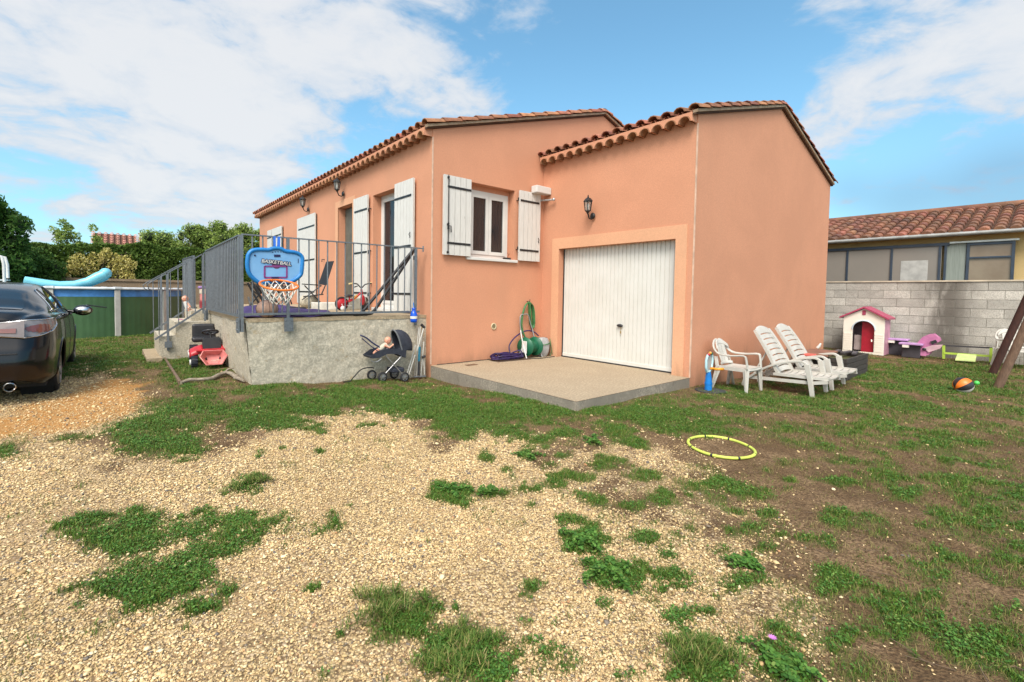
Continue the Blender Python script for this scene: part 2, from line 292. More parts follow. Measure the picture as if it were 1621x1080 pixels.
def masks_full(x,y):
    "gravel, grass and clay cover at ground points"
    n=fbm(x,y,2.2,3)-.5; n2=fbm(x,y,7,8)-.5; n3=fbm(x,y,18,11)-.5
    g=poly(x,y,GRAV,.30); sp=np.maximum(ell(x,y,1090,900,200,280)*.8,ell(x,y,1230,980,120,180)*.5); sp=np.maximum(sp,ell(x,y,960,740,190,110)*.68); sp=np.maximum(sp,ell(x,y,60,660,330,50)*.7)
    g=np.maximum(g,sp); g=np.clip(g+(n*.8+n2*.9)*(g<.98)*(g>.02)+n*.1,0,1)
    q=np.full(x.shape,.0)
    q=np.maximum(q,poly(x,y,[(60,560),(190,528),(420,540),(680,600),(900,640),(1100,612),(1350,560),(1800,560),(1900,900),(1500,800),(1250,720),(1050,690),(900,690),(700,690),(560,645),(450,655),(350,690),(230,690),(200,660),(240,630),(180,600)],.3)*.54)
    q=np.maximum(q,np.where((y>2.2)&(x<-2.6),.7,0)); q=np.maximum(q,np.where(x>6,.5,0)); dirt=poly(x,y,[(950,690),(1250,720),(1700,790),(1900,1300),(1150,1300),(1000,880)],.4)*.34; q=np.maximum(q,dirt)
    neg=np.zeros(x.shape)
    for cx,cy,rx,ry,w in GRASSB:
        if w==0: continue
        e=np.clip(ell(x,y,cx,cy,rx,ry),0,1)
        if w>0: q=np.maximum(q,np.clip(e*w*1.15+(n3*.9+n2*.5)*(e>.01)*(1.2-e),0,1))
        else: neg=np.minimum(neg,e*w)
    lawn=np.clip((x-1.5)/2.5,0,1)*np.clip((y+6.8)/1.2,0,1); q=np.clip(q+neg-.11*lawn+n*(.75+.3*lawn)+n2*(1.05+.15*lawn)+n3*.55,0,1)
    cl=poly(x,y,[(-200,668),(0,658),(90,632),(160,600),(205,600),(245,632),(200,652),(110,682),(0,700),(-200,740)],.35); cl=np.clip(cl*.95+n*.7+n2*.5,0,1)*(cl>.01); q=q*(1-.75*np.clip(cl*1.5,0,1)); g=np.maximum(g,poly(x,y,[(-300,600),(0,600),(120,570),(190,590),(250,630),(210,670),(0,720),(-300,760)],.3)*.75+n*.4)
    return g,q,cl
def axis(segs):
    out=[]
    for a,b,s in segs: out+=list(np.arange(a,b,s))
    return np.array(out+[segs[-1][1]])
gx=axis([(-140,-30,12),(-30,-8,1.5),(-8,-5.6,.12),(-5.6,11,.05),(11,16,.5),(16,40,2),(40,200,12)]); gy=axis([(-60,-12,4),(-12,-7,.5),(-7,3.2,.05),(3.2,9,.12),(9,20,.6),(20,60,3),(60,300,15)])
X,Y=np.meshgrid(gx,gy,indexing='ij'); G,Q,CL=masks_full(X,Y)
Z=zga(X,Y); near=(np.abs(X-2)<11)&(np.abs(Y+1)<8); Z=Z+np.where(near,(fbm(X,Y,3,5)-.5)*.03+(fbm(X,Y,9,6)-.5)*.014,0)
inside=(X>.2)&(Y>.2)&(X<8.3)|(X>2.7)&(Y>-2.8)&(X<8.3)&(Y<1)|(X>.1)&(X<2.7)&(Y>-2.85)&(Y<1); Z=np.where(inside,Z-.15,Z)
nx,ny=X.shape; me=bpy.data.meshes.new('ground'); V=np.stack([X,Y,Z],-1).reshape(-1,3).astype(np.float32)
i,j=np.meshgrid(np.arange(nx-1),np.arange(ny-1),indexing='ij'); a=(i*ny+j).ravel(); F=np.stack([a,a+ny,a+ny+1,a+1],-1).astype(np.int32)
def np_mesh(name,V,F,mat,smooth=True):
    me=bpy.data.meshes.new(name); k=F.shape[1]; me.vertices.add(len(V)); me.vertices.foreach_set('co',np.ascontiguousarray(V,np.float32).ravel())
    me.loops.add(F.size); me.loops.foreach_set('vertex_index',np.ascontiguousarray(F,np.int32).ravel()); me.polygons.add(len(F))
    me.polygons.foreach_set('loop_start',(np.arange(len(F))*k).astype(np.int32)); me.polygons.foreach_set('use_smooth',np.full(len(F),smooth))
    me.update(calc_edges=True); me.materials.append(mat); o=bpy.data.objects.new(name,me); COL.objects.link(o); return o
def ground_mat():
    m=bpy.data.materials.new('garden_ground'); m.use_nodes=True; t=m.node_tree; b=t.nodes['Principled BSDF']
    g=N(t,'ShaderNodeNewGeometry'); P=g.outputs['Position']; at=N(t,'ShaderNodeAttribute',attribute_name='cover'); s=N(t,'ShaderNodeSeparateColor'); t.links.new(at.outputs['Color'],s.inputs[0])
    nb=noise_(t,P,3,7,.65); nf=noise_(t,P,55,5,.7); nm=noise_(t,P,14,6,.65)
    dirt=mixc(t,rng_(t,nb,.35,.65),(.14,.09,.047),(.29,.195,.11)); dirt=mixc(t,rng_(t,nf,.35,.65),(.085,.052,.028),dirt)
    vo=N(t,'ShaderNodeTexVoronoi'); vo.inputs['Scale'].default_value=75; t.links.new(P,vo.inputs['Vector'])
    vc=N(t,'ShaderNodeSeparateColor'); t.links.new(vo.outputs['Color'],vc.inputs[0])
    gr=ramp_(t,vc.outputs[0],[(0,(.18,.125,.07)),(.25,(.46,.335,.17)),(.6,(.62,.46,.25)),(.9,(.74,.59,.37)),(1,(.30,.22,.17))])
    gr=mixc(t,rng_(t,vo.outputs['Distance'],.35,.75),gr,(.20,.135,.075)); gr=mixc(t,rng_(t,nb,.4,.7,0,.45),gr,(.40,.27,.15))
    clay=mixc(t,rng_(t,nm,.3,.7),(.42,.19,.045),(.47,.27,.11)); clay=mixc(t,rng_(t,nf,.45,.7),clay,(.33,.16,.05))
    grs=mixc(t,rng_(t,nm,.35,.65),(.05,.085,.018),(.125,.115,.042))
    def th(v,w): return rng_(t,math_(t,'ADD',v,math_(t,'MULTIPLY',math_(t,'SUBTRACT',nf,.5),w)),.38,.62)
    c=mixc(t,th(s.outputs[0],.9),dirt,gr); c=mixc(t,math_(t,'MULTIPLY',th(s.outputs[2],.9),.9),c,clay); c=mixc(t,math_(t,'MULTIPLY',th(s.outputs[1],1.3),.8),c,grs)
    t.links.new(c,b.inputs['Base Color']); b.inputs['Roughness'].default_value=.95; b.inputs['Specular IOR Level'].default_value=.15
    bn=N(t,'ShaderNodeBump'); bn.inputs['Strength'].default_value=.9; bn.inputs['Distance'].default_value=.012
    h=math_(t,'ADD',nf,math_(t,'MULTIPLY',math_(t,'SUBTRACT',1,vo.outputs['Distance']),.8)); t.links.new(h,bn.inputs['Height']); t.links.new(bn.outputs[0],b.inputs['Normal']); return m
go=np_mesh('ground',V,F,ground_mat()); tag(go,kind='structure')
at=go.data.color_attributes.new('cover','FLOAT_COLOR','POINT'); at.data.foreach_set('color',np.stack([G,Q,CL,np.ones_like(G)],-1).astype(np.float32).ravel())
_mx=np.arange(-7.5,12.6,.025); _my=np.arange(-8.5,9.6,.025); _MX,_MY=np.meshgrid(_mx,_my,indexing='ij'); _MG=np.stack(masks_full(_MX,_MY),-1)
def masks(x,y):
    "cover looked up in a fine table of the ground"
    i=np.clip(np.rint((x+7.5)/.025).astype(int),0,len(_mx)-1); j=np.clip(np.rint((y+8.5)/.025).astype(int),0,len(_my)-1); m=_MG[i,j]; return m[...,0],m[...,1],m[...,2]
CAMd=np.array(CAM)
def blocked(x,y):
    h=((x>-.02)&(y>-.02)&(x<8.6)&(y<11.1))|((x>2.45)&(y>-2.98)&(x<8.6)&(y<0))|((x>-.02)&(x<2.6)&(y>-3.0)&(y<0))
    h|=(x>-2.62)&(x<0)&(y>.12)&(y<6.4)|(x>-3.3)&(x<-2.5)&(y>2.9)&(y<4.4)|(x>9.55)
    h|=((x+4.56)**2+(y-10.12)**2<2.3**2)
    return h
def scatter(n,dens,x0=-5.5,x1=9.6,y0=-7.6,y1=9,fall=2.0):
    "random ground points: denser where the ground is seen large, kept by cover"
    out=[]; tot=0
    while tot<n:
        x=RNG.uniform(x0,x1,400000); y=RNG.uniform(y0,y1,400000); dx=x-CAM.x; dy=y-CAM.y; d=np.hypot(dx,dy); f=(dx*_F.x+dy*_F.y); lat=np.abs(dx*CR.x+dy*CR.y)
        k=(f>.9)&(lat<f*1.3+.3)&~blocked(x,y)&(RNG.random(len(x))<np.clip((2.0/np.maximum(d,1.2))**fall,0,1)); x,y,d=x[k],y[k],d[k]
        k=RNG.random(len(x))<dens(x,y); out.append(np.stack([x[k],y[k],d[k]],-1)); tot+=k.sum()
    return np.concatenate(out)[:n]
def gz(x,y): return zga(x,y)+(fbm(x,y,3,5)-.5)*.03+(fbm(x,y,9,6)-.5)*.014
# pebbles
t_=(1+5**.5)/2; IC=np.array([(-1,t_,0),(1,t_,0),(-1,-t_,0),(1,-t_,0),(0,-1,t_),(0,1,t_),(0,-1,-t_),(0,1,-t_),(t_,0,-1),(t_,0,1),(-t_,0,-1),(-t_,0,1)])/1.9
IF=np.array([(0,11,5),(0,5,1),(0,1,7),(0,7,10),(0,10,11),(1,5,9),(5,11,4),(11,10,2),(10,7,6),(7,1,8),(3,9,4),(3,4,2),(3,2,6),(3,6,8),(3,8,9),(4,9,5),(2,4,11),(6,2,10),(8,6,7),(9,8,1)])
def pebdens(x,y):
    g,q,c=masks(x,y); b=np.clip(1.25-1.3*np.clip(fbm(x,y,1.3,51)-.42,0,1)*2.2,.35,1); return np.clip(g*1.1*b-np.clip(q-.35,0,1)*.9-c*.55,0.02,1)**1.2
S=scatter(150000,pebdens,fall=1.7); n=len(S)
sz=(.0022+.0050*RNG.random(n)**3.0)*(1+.16*np.clip(S[:,2]-2,0,6))*np.where(RNG.random(n)<.04,1.7,1)
ang=RNG.uniform(0,2*PI,n); sc=RNG.uniform(.45,1.35,(n,3)); sc[:,2]*=.62; jit=1+RNG.uniform(-.34,.30,(n,12,1))
v=IC[None]*jit*(sc*sz[:,None])[:,None,:]; ca,sa=np.cos(ang)[:,None],np.sin(ang)[:,None]; tl=RNG.uniform(-.5,.5,n)[:,None]
vx=v[:,:,0]*ca-v[:,:,1]*sa; vy=v[:,:,0]*sa+v[:,:,1]*ca; vz=v[:,:,2]+tl*v[:,:,0]*.5
zc=gz(S[:,0],S[:,1])+sz*.28+RNG.random(n)*.004
VV=np.stack([vx+S[:,:1],vy+S[:,1:2],vz+zc[:,None]],-1).reshape(-1,3); FF=(IF[None]+(np.arange(n)*12)[:,None,None]).reshape(-1,3)
def island_mat(name,stops,rough=.8,sub=0):
    m=bpy.data.materials.new(name); m.use_nodes=True; t=m.node_tree; b=t.nodes['Principled BSDF']; g=N(t,'ShaderNodeNewGeometry')
    c=ramp_(t,g.outputs['Random Per Island'],stops); P=noise_(t,g.outputs['Position'],1.6,4,.6)
    c=mixc(t,rng_(t,P,.3,.7,.35,0),c,tuple(x*.6 for x in stops[len(stops)//2][1])); t.links.new(c,b.inputs['Base Color']); b.inputs['Roughness'].default_value=rough; b.inputs['Specular IOR Level'].default_value=.3 if rough<.9 else .12; return m
mPeb=island_mat('pebble',[(0,(.13,.115,.11)),(.07,(.15,.135,.125)),(.09,(.42,.28,.13)),(.38,(.63,.455,.225)),(.72,(.75,.565,.305)),(.93,(.85,.71,.45)),(1,(.40,.19,.09))],.75)
o=np_mesh('gravel',VV,FF,mPeb,True); tag(o,'pale limestone gravel lying over the drive',None,kind='stuff')
# grass blades and clover leaves
def grassdens(x,y):
    g,q,c=masks(x,y); return np.clip((q-.28)*1.6,0,1)**1.3
def blades(name,n,h0,h1,w,label,dens,mat,fall=1.5,lean=.6,**k):
    S=scatter(n,dens,fall=fall,y0=-7.6,**k); n=len(S); a=RNG.uniform(0,2*PI,n); far=1+.13*np.clip(S[:,2]-2.5,0,10)
    cl=fbm(S[:,0],S[:,1],5,21); h=(h0+(h1-h0)*RNG.random(n))*(.45+1.1*cl)*(1+.03*S[:,2]); ww=w*far*RNG.uniform(.7,1.3,n)
    z=gz(S[:,0],S[:,1])-.004; la=RNG.uniform(0,2*PI,n); ll=RNG.random(n)*lean*h
    b0=np.stack([S[:,0]-np.cos(a)*ww,S[:,1]-np.sin(a)*ww,z],-1); b1=np.stack([S[:,0]+np.cos(a)*ww,S[:,1]+np.sin(a)*ww,z],-1)
    mx=S[:,0]+np.cos(la)*ll*.4; my=S[:,1]+np.sin(la)*ll*.4; m0=np.stack([mx-np.cos(a)*ww*.7,my-np.sin(a)*ww*.7,z+h*.6],-1); m1=np.stack([mx+np.cos(a)*ww*.7,my+np.sin(a)*ww*.7,z+h*.6],-1)
    tp=np.stack([S[:,0]+np.cos(la)*ll*1.3,S[:,1]+np.sin(la)*ll*1.3,z+h],-1)
    V=np.stack([b0,b1,m1,m0,tp],1).reshape(-1,3); F=np.array([(0,1,2),(0,2,3),(3,2,4)])[None]+(np.arange(n)*5)[:,None,None]
    return tag(np_mesh(name,V,F.reshape(-1,3),mat,False),label,None,kind='stuff')
mGrass=island_mat('grass_blade',[(0,(.035,.080,.010)),(.35,(.068,.140,.016)),(.62,(.11,.185,.028)),(.82,(.20,.20,.05)),(1,(.34,.26,.12))],.7)
mDryG=island_mat('dry_grass',[(0,(.20,.15,.07)),(.5,(.30,.23,.11)),(.8,(.10,.13,.03)),(1,(.13,.08,.04))],.9)
mLeafy=island_mat('clover_leaf',[(0,(.022,.080,.012)),(.5,(.055,.15,.018)),(.85,(.095,.205,.032)),(1,(.17,.22,.05))],.6)
blades('grass',210000,.010,.034,.0016,'short green grass growing round the slab and drive',grassdens,mGrass,fall=1.35)
mLush=island_mat('lush_grass_blade',[(0,(.035,.085,.008)),(.5,(.070,.155,.014)),(.85,(.115,.205,.024)),(1,(.22,.24,.05))],.65)
blades('lush_grass',120000,.012,.036,.0017,'lush green grass tufts in the densest patches',lambda x,y:np.clip((masks(x,y)[1]-.55)*2.3,0,1)**1.5*np.clip(1.35-np.clip((x-1.5)/3,0,1),.3,1),mLush,fall=1.35)
blades('dry_grass',70000,.008,.028,.0013,'dry straw coloured grass among the bare earth',lambda x,y:np.clip(.55-np.abs(masks(x,y)[1]-.4)*1.6,0,.5)*(1-.8*masks(x,y)[0]),mDryG,fall=1.4,lean=1.6)
def leaves(name,n,s0,s1,dens,mat,label,zlo,zhi,fall=1.5,S=None):
    if S is None: S=scatter(n,dens,fall=fall); z=gz(S[:,0],S[:,1]); z=z+zlo+(zhi-zlo)*RNG.random(len(S))
    else: z=S[:,3]
    n=len(S); s=(s0+(s1-s0)*RNG.random(n))*(1+.13*np.clip(S[:,2]-2.5,0,8)); a=RNG.uniform(0,2*PI,n)
    u=np.stack([np.cos(a),np.sin(a),RNG.uniform(-.5,.6,n)],-1); w=np.stack([-np.sin(a),np.cos(a),RNG.uniform(-.5,.5,n)],-1); c=np.stack([S[:,0],S[:,1],z],-1)
    V=np.stack([c-u*s[:,None],c-w*s[:,None]*.6,c+u*s[:,None],c+w*s[:,None]*.6],1).reshape(-1,3); F=(np.arange(n)*4)[:,None]+np.arange(4)[None]
    o=np_mesh(name,V,F,mat,False)
    return tag(o,label,None,kind='stuff') if label else o
leaves('clover',95000,.0035,.008,lambda x,y:np.clip((masks(x,y)[1]-.50)*2.1,0,1)**1.7,mLeafy,'low clover leaves spreading over the green patches',.004,.028)
# litter: twigs
def twigs(n):
    S=scatter(n,lambda x,y:np.clip(.7-masks(x,y)[0]*.6,.05,1)*np.where((x>-1.6),1,.06),fall=1.2,x0=-3.5,x1=6,y0=-7.2,y1=-2.2); b=MB()
    for x,y,d in S:
        a=random.uniform(0,2*PI); L=random.uniform(.03,.16); z=float(gz(x,y))+.006; p=[]; 
        for k in range(4): p.append((x,y,z+random.uniform(0,.012))); a+=random.uniform(-.5,.5); x+=math.cos(a)*L/3; y+=math.sin(a)*L/3
        b.tube(p,random.uniform(.0008,.0018),4,caps=False)
    return b
mTwig=M('dry_twig',(.20,.13,.08),.9,(.10,.07,.05),20)
tag(twigs(420).build('twig_litter',mTwig,rec=False),'thin dry twigs and roots lying over the bare earth',None,kind='stuff')
# slab in front of the garage
b=MB()
def rough_edge(b,pts,z0,z1,nx=60):
    L=[]
    for i in range(len(pts)-1):
        p,q=Vector(pts[i]),Vector(pts[i+1]); k=max(2,int((q-p).length/.05))
        for j in range(k+(i==len(pts)-2)): L.append(p.lerp(q,j/k))
    nz=5
    def fn(u,v):
        i=min(len(L)-1,round(u*(len(L)-1))); x,y=L[i].x,L[i].y; z=z0+(z1-z0)*v
        k=0 if v>.99 else (noise.noise(Vector((x*14,y*14,z*18)))*.014+noise.noise(Vector((x*3,y*3,z*5)))*.012)
        return (x+k*(.7 if v<1 else 0),y+k*-.7,z)
    b.grid(fn,len(L)-1,nz,True)
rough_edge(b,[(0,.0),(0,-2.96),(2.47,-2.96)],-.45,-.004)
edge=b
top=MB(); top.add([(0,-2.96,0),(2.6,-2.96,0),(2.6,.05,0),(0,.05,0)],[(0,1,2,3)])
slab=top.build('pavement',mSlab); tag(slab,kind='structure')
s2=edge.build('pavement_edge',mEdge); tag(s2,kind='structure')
# ------------------------------------------------------------ the house
BX,GY,DX,HY=2.479,2.958,8.546,11.0; MX=8.5
house=thing('house','single storey orange stucco house with terracotta tile roof, white shutters and a built in garage','house')
def wall(b,O,U,Wd,z0,z1,holes,depth,Nn,rev=None):
    "wall face in plane O + u*U + z with rectangular holes (u0,u1,z0,z1) whose reveals go back along -Nn"
    O=Vector(O); U=Vector(U); Nn=Vector(Nn); us=sorted({0,Wd,*[h[0] for h in holes],*[h[1] for h in holes]}); zs=sorted({z0,z1,*[h[2] for h in holes],*[h[3] for h in holes]})
    pt=lambda u,z,d=0: O+U*u+Vector((0,0,z))-Nn*d
    for i in range(len(us)-1):
        for j in range(len(zs)-1):
            u=(us[i]+us[i+1])/2; z=(zs[j]+zs[j+1])/2
            if any(h[0]<u<h[1] and h[2]<z<h[3] for h in holes): continue
            b.add([pt(us[i],zs[j]),pt(us[i+1],zs[j]),pt(us[i+1],zs[j+1]),pt(us[i],zs[j+1])],[(0,1,2,3)])
    for u0,u1,a,c in holes:
        for p,q in (((u0,a),(u0,c)),((u0,c),(u1,c)),((u1,c),(u1,a)),((u1,a),(u0,a))):
            (rev or b).add([pt(*p),pt(*q),pt(*q,depth),pt(*p,depth)],[(0,1,2,3)])
b=MB(); SL=.297; SLG=.284; ZV=3.70; ZG=3.70
patio=(1.13,2.12,.84,3.0); entry=(3.1,3.9,.84,3.0); closedC=(5.28,6.64,.84,3.05); winD=(8.15,9.2,1.75,3.03)
wall(b,(0,0,0),(0,1,0),HY,-.4,ZV,[patio,entry,closedC,winD],.24,(-1,0,0))
win=(.72,1.74,1.77,3.01); wall(b,(0,0,0),(1,0,0),MX,-.4,ZV,[win],.22,(0,-1,0))
b.add([(0,0,ZV),(MX,0,ZV),(MX/2,0,ZV+SL*MX/2)],[(0,1,2)]); b.add([(0,HY,ZV),(MX,HY,ZV),(MX/2,HY,ZV+SL*MX/2)],[(0,1,2)])
b.add([(0,HY,-.4),(MX,HY,-.4),(MX,HY,ZV),(0,HY,ZV)],[(0,1,2,3)]); b.add([(MX,0,-.4),(MX,HY,-.4),(MX,HY,ZV),(MX,0,ZV)],[(0,1,2,3)])
gd=(.424,2.686,-.02,1.995) # garage door hole measured from B toward the camera
wall(b,(BX,-.001,0),(0,-1,0),GY-.001,-.4,ZG,[gd],.27,(-1,0,0))
GW=DX-BX
wall(b,(BX,-GY,0),(1,0,0),GW,-.4,ZG,[],.2,(0,-1,0)); b.add([(BX,-GY,ZG),(DX,-GY,ZG),((BX+DX)/2,-GY,ZG+SLG*GW/2)],[(0,1,2)])
b.add([(DX,-GY,-.4),(DX,0,-.4),(DX,0,ZG),(DX,-GY,ZG)],[(0,1,2,3)])
walls=b.build('wall',mStucco,house)
# smooth render bands: garage surround, entry surround
b=MB(); X_=BX-.012
def band(b,x,y0,y1,z0,z1,t=.02): b.box(x-t/2,x+t/2,y0,y1,z0,z1)
band(b,BX-.002,-.424,-.26,.0,1.995); band(b,BX-.002,-2.86,-2.686,.0,1.995); band(b,BX-.002,-2.86,-.26,1.995,2.19)
b.build('door_surround',mRender,house)
b=MB(); 
band(b,0,3.9,4.05,.82,3.0,.016); band(b,0,2.96,3.1,.82,3.0,.016); band(b,0,2.96,4.05,3.0,3.14,.016); b.build('door_surround',mRender,house)
# corner beads
b=MB()
for x,y,z0,z1 in ((0,0,.02,3.58),(BX,-GY,.0,3.58)): b=MB(); b.box(x-.006,x+.012,y-.006,y+.012,z0,z1); b.build('corner_bead',mBead,house)
# roofs
def roof(x0,x1,zv,sl,y0,y1,ncol,label,over=.16,ridge_y=None):
    mid=(x0+x1)/2; th=math.atan(sl); half=(x1-x0)/2
    r=MB(); zr=zv+sl*half
    def sec(y,dz): return [(x0-.05,y,zv-.05*sl+dz),(mid,y,zr+dz),(x1+.05,y,zv-.05*sl+dz)]
    A=sec(y0,.03);B_=sec(y1,.03);C=sec(y0,.0);D_=sec(y1,.0)
    r.add(A+B_+C+D_,[(0,1,4,3),(1,2,5,4),(6,9,10,7),(7,10,11,8),(0,3,9,6),(2,8,11,5),(0,6,7,1),(1,7,8,2),(3,4,10,9),(4,5,11,10)])
    ro=r.build('roof',mDeck,house)
    t=MB(); sp=(y1-y0)/ncol
    for side in (-1,1):
        d=Vector((math.cos(th)*-side,0,math.sin(th))); n=Vector((math.sin(th)*side,0,math.cos(th)))
        e0=Vector((x0 if side<0 else x1,0,zv+.03))-d*over
        L=half/math.cos(th)+over; nk=int(math.ceil(L/.34))
        for c in range(ncol+1):
            yc=y0+c*sp; jy=random.uniform(-.006,.006)
            for k in range(nk):
                ln=.42 if k<nk-1 else L-k*.34+.02; s0=k*.34; lift=.032; ro0,ro1=.088,.072; q=5
                vs=[]
                jz=random.uniform(-.004,.004)
                for (s,rr,up) in ((s0,ro0,.018),(s0+ln,ro1,0)):
                    for r2 in (rr,rr-.014):
                        for i in range(q+1):
                            a=PI*(i/q); vs.append(e0+d*s+n*(lift+up+jz+r2*math.sin(a)*.84)+Vector((0,yc+jy+r2*math.cos(a),0)))
                m=q+1; fs=[(i,i+1,2*m+i+1,2*m+i) for i in range(q)]+[(m+i,3*m+i,3*m+i+1,m+i+1) for i in range(q)]+[(i,m+i,m+i+1,i+1) for i in range(q)]
                fs+=[(0,2*m,3*m,m),(q,m+q,3*m+q,2*m+q)]
                t.add(vs,fs,False)
            if c<ncol: # channel tile
                ym=yc+sp/2; vs=[];q=4
                for s in (.02,L):
                    for i in range(q+1):
                        a=PI*(i/q); vs.append(e0+d*s+n*(.055-.05*math.sin(a))+Vector((0,ym+.085*math.cos(a),0)))
                for s in (.02,L):
                    for i in range(q+1):
                        a=PI*(i/q); vs.append(e0+d*s+n*(.043-.05*math.sin(a))+Vector((0,ym+.085*math.cos(a),0)))
                m=q+1; t.add(vs,[(i,m+i,m+i+1,i+1) for i in range(q)]+[(2*m+i,2*m+i+1,3*m+i+1,3*m+i) for i in range(q)]+[(i,i+1,2*m+i+1,2*m+i) for i in range(q)],False)
    # ridge
    k=int((y1-y0)/.36)
    for i in range(k+1):
        yy=y0-.02+i*.36; vs=[]
        for s,rr in ((0,.115),(.42,.10)):
            for j in range(7): a=PI*j/6; vs.append((mid+rr*math.cos(a)*1.15,min(yy+s,y1+.05),zr+.06+rr*math.sin(a)*.7))
        t.add(vs,[(j,j+1,8+j,7+j) for j in range(6)],False)
    t.build('roof_tiles',mTile,ro,rec=False)
    return ro
ro1=roof(0,MX,ZV+.005,SL,-.03,HY+.1,52,'main'); ro2=roof(BX,DX,ZG+.0,SLG,-GY-.02,-.06,14,'garage')
# genoise: scalloped course of half round tiles under the eaves
def genoise(x,ya,yb,n,z0=3.585,z1=3.705,dep=.15,r=.088):
    w=(yb-ya)/n; s=MB(); t=MB(); q=8; xf=x-dep
    for i in range(n):
        y0=ya+i*w; c=y0+w/2; arc=[(c+r*math.cos(PI*k/q),z0+r*.98*math.sin(PI*k/q)) for k in range(q+1)]
        pts=[(y0,z0),(y0,z1),(y0+w,z1),(y0+w,z0)]+arc
        s.add([(xf,a,b_) for a,b_ in pts],[tuple(range(len(pts)))])
        for a,b_ in ((y0,c-r),(c+r,y0+w)): s.add([(xf,a,z0),(xf,b_,z0),(x,b_,z0),(x,a,z0)],[(0,1,2,3)])
        vs=[]
        for xx in (xf-.018,x):
            for rr in (r+.001,r-.013): vs+=[(xx,c+rr*math.cos(PI*k/q),z0-.004+rr*.98*math.sin(PI*k/q)) for k in range(q+1)]
        m=q+1; t.add(vs,[(k,k+1,m+k+1,m+k) for k in range(q)]+[(m+k,m+k+1,3*m+k+1,3*m+k) for k in range(q)]+[(k,2*m+k,2*m+k+1,k+1) for k in range(q)],True)
    s.add([(xf,ya,z1),(xf,yb,z1),(x,yb,z1),(x,ya,z1)],[(0,1,2,3)])
    for yy in (ya,yb): s.add([(xf,yy,z0-.001),(xf,yy,z1),(x,yy,z1),(x,yy,z0-.001)],[(0,1,2,3)])
    g=s.build('cornice',mStucco,house); t.build('cornice_tiles',mTileIn,g)
genoise(0,.012,HY,52); genoise(BX,-GY+.012,-.04,14)
# verges on the gables
def verge(x0,x1,zv,sl,y,over=.17):
    mid=(x0+x1)/2; zr=zv+sl*(x1-x0)/2; a=MB(); d=MB()
    for sx,xe in ((-1,x0),(1,x1)):
        p=Vector((xe+sx*(.14 if sx<0 else .06),y-.03,zv+.055-sl*.14)); q=Vector((mid,y-.03,zr+.055)); a.bar(p+Vector((0,0,.008)),q+Vector((0,0,.008)),.07,.038)
        d.bar(p+Vector((0,.014,-.024)),q+Vector((0,.014,-.024)),.045,.022)  # dark strip standing in for the shaded gap under the verge
    v=a.build('verge',mMortar,house); d.build('verge_shade_strip',mDeck,v)
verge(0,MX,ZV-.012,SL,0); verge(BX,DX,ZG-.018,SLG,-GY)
b=MB(); b.box(MX/2-.10,MX/2+.13,-.05,.05,ZV+SL*MX/2+.03,ZV+SL*MX/2+.14); b.build('ridge_end',mMortar,house,bevel=.02)
# dark interior shell so that openings look into a room
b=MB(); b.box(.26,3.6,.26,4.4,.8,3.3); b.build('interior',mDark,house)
# windows
def casement(parent,O,U,Nn,w,h,leaves=2,fw=.055,curtain=True,rail=0,name='window'):
    O=Vector(O);U=Vector(U);Nn=Vector(Nn);Zv=Vector((0,0,1))
    f=MB()
    def bx(b,u0,u1,z0,z1,d0,d1):
        b.prism([O+U*u0+Zv*z0-Nn*d0,O+U*u1+Zv*z0-Nn*d0,O+U*u1+Zv*z1-Nn*d0,O+U*u0+Zv*z1-Nn*d0],-Nn*(d1-d0))
    bx(f,0,w,0,fw,0,.06);bx(f,0,w,h-fw,h,0,.06);bx(f,0,fw,fw,h-fw,0,.06);bx(f,w-fw,w,fw,h-fw,0,.06)
    root=f.build(name,mPVC,parent,bevel=.004)
    lw=(w-2*fw)/leaves
    for i in range(leaves):
        s=MB(); u0=fw+i*lw; k=.06
        a,b_,c,d=u0+.003,u0+lw-.003,fw+.003,h-fw-.003
        bx(s,a,b_,c,c+k,-.012,.03);bx(s,a,b_,d-k,d,-.012,.03);bx(s,a,a+k,c+k,d-k,-.012,.03);bx(s,b_-k,b_,c+k,d-k,-.012,.03)
        s.build('sash',mPVC,root,bevel=.004)
        g=MB(); bx(g,a+k,b_-k,c+k,d-k,.006,.012); g.build('pane',mGlass,root)
    if curtain:
        cu=MB(); cu.grid(lambda u,v:O+U*(fw+u*(w-2*fw))+Zv*(fw+v*(h-2*fw))-Nn*(.12+.018*math.sin(u*w*70)+.01*math.sin(u*31)),int(w*120),4); cu.build('curtain',mCurt,root)
    return root
casement(house,(.79,.14,1.775),(1,0,0),(0,-1,0),.91,1.15)
b=MB(); b.box(.72,1.74,.15,.21,2.925,3.01); b.box(.72,.79,.15,.21,1.77,2.925); b.box(1.70,1.74,.15,.21,1.77,2.925); b.build('window_reveal',mStucco,house)
b=MB(); b.obox((1.60,.03,1.785),(.07,.03,.018)); sp_=b.build('plant_tray',mBlackP); tag(sp_,'small black tray with a dry twig standing on the window sill','plant tray'); b=MB(); b.tube([(1.62,.03,1.80),(1.63,.02,1.85),(1.61,.02,1.89)],.004,5); b.tube([(1.63,.02,1.85),(1.66,.02,1.88)],.003,5); b.build('dry_twig',mDeck,sp_)
casement(house,(.17,1.13,.86),(0,1,0),(-1,0,0),.99,2.14,1,.07)
b=MB(); b.box(.66,1.80,-.05,.20,1.715,1.765); b.build('window_sill',mWhite,house,bevel=.008)
b=MB(); b.box(-.03,.20,1.13,2.12,.80,.858); b.build('threshold',mWhite,house,bevel=.006)
mDoorG=M('grey_green_door',(.12,.13,.11),.5)
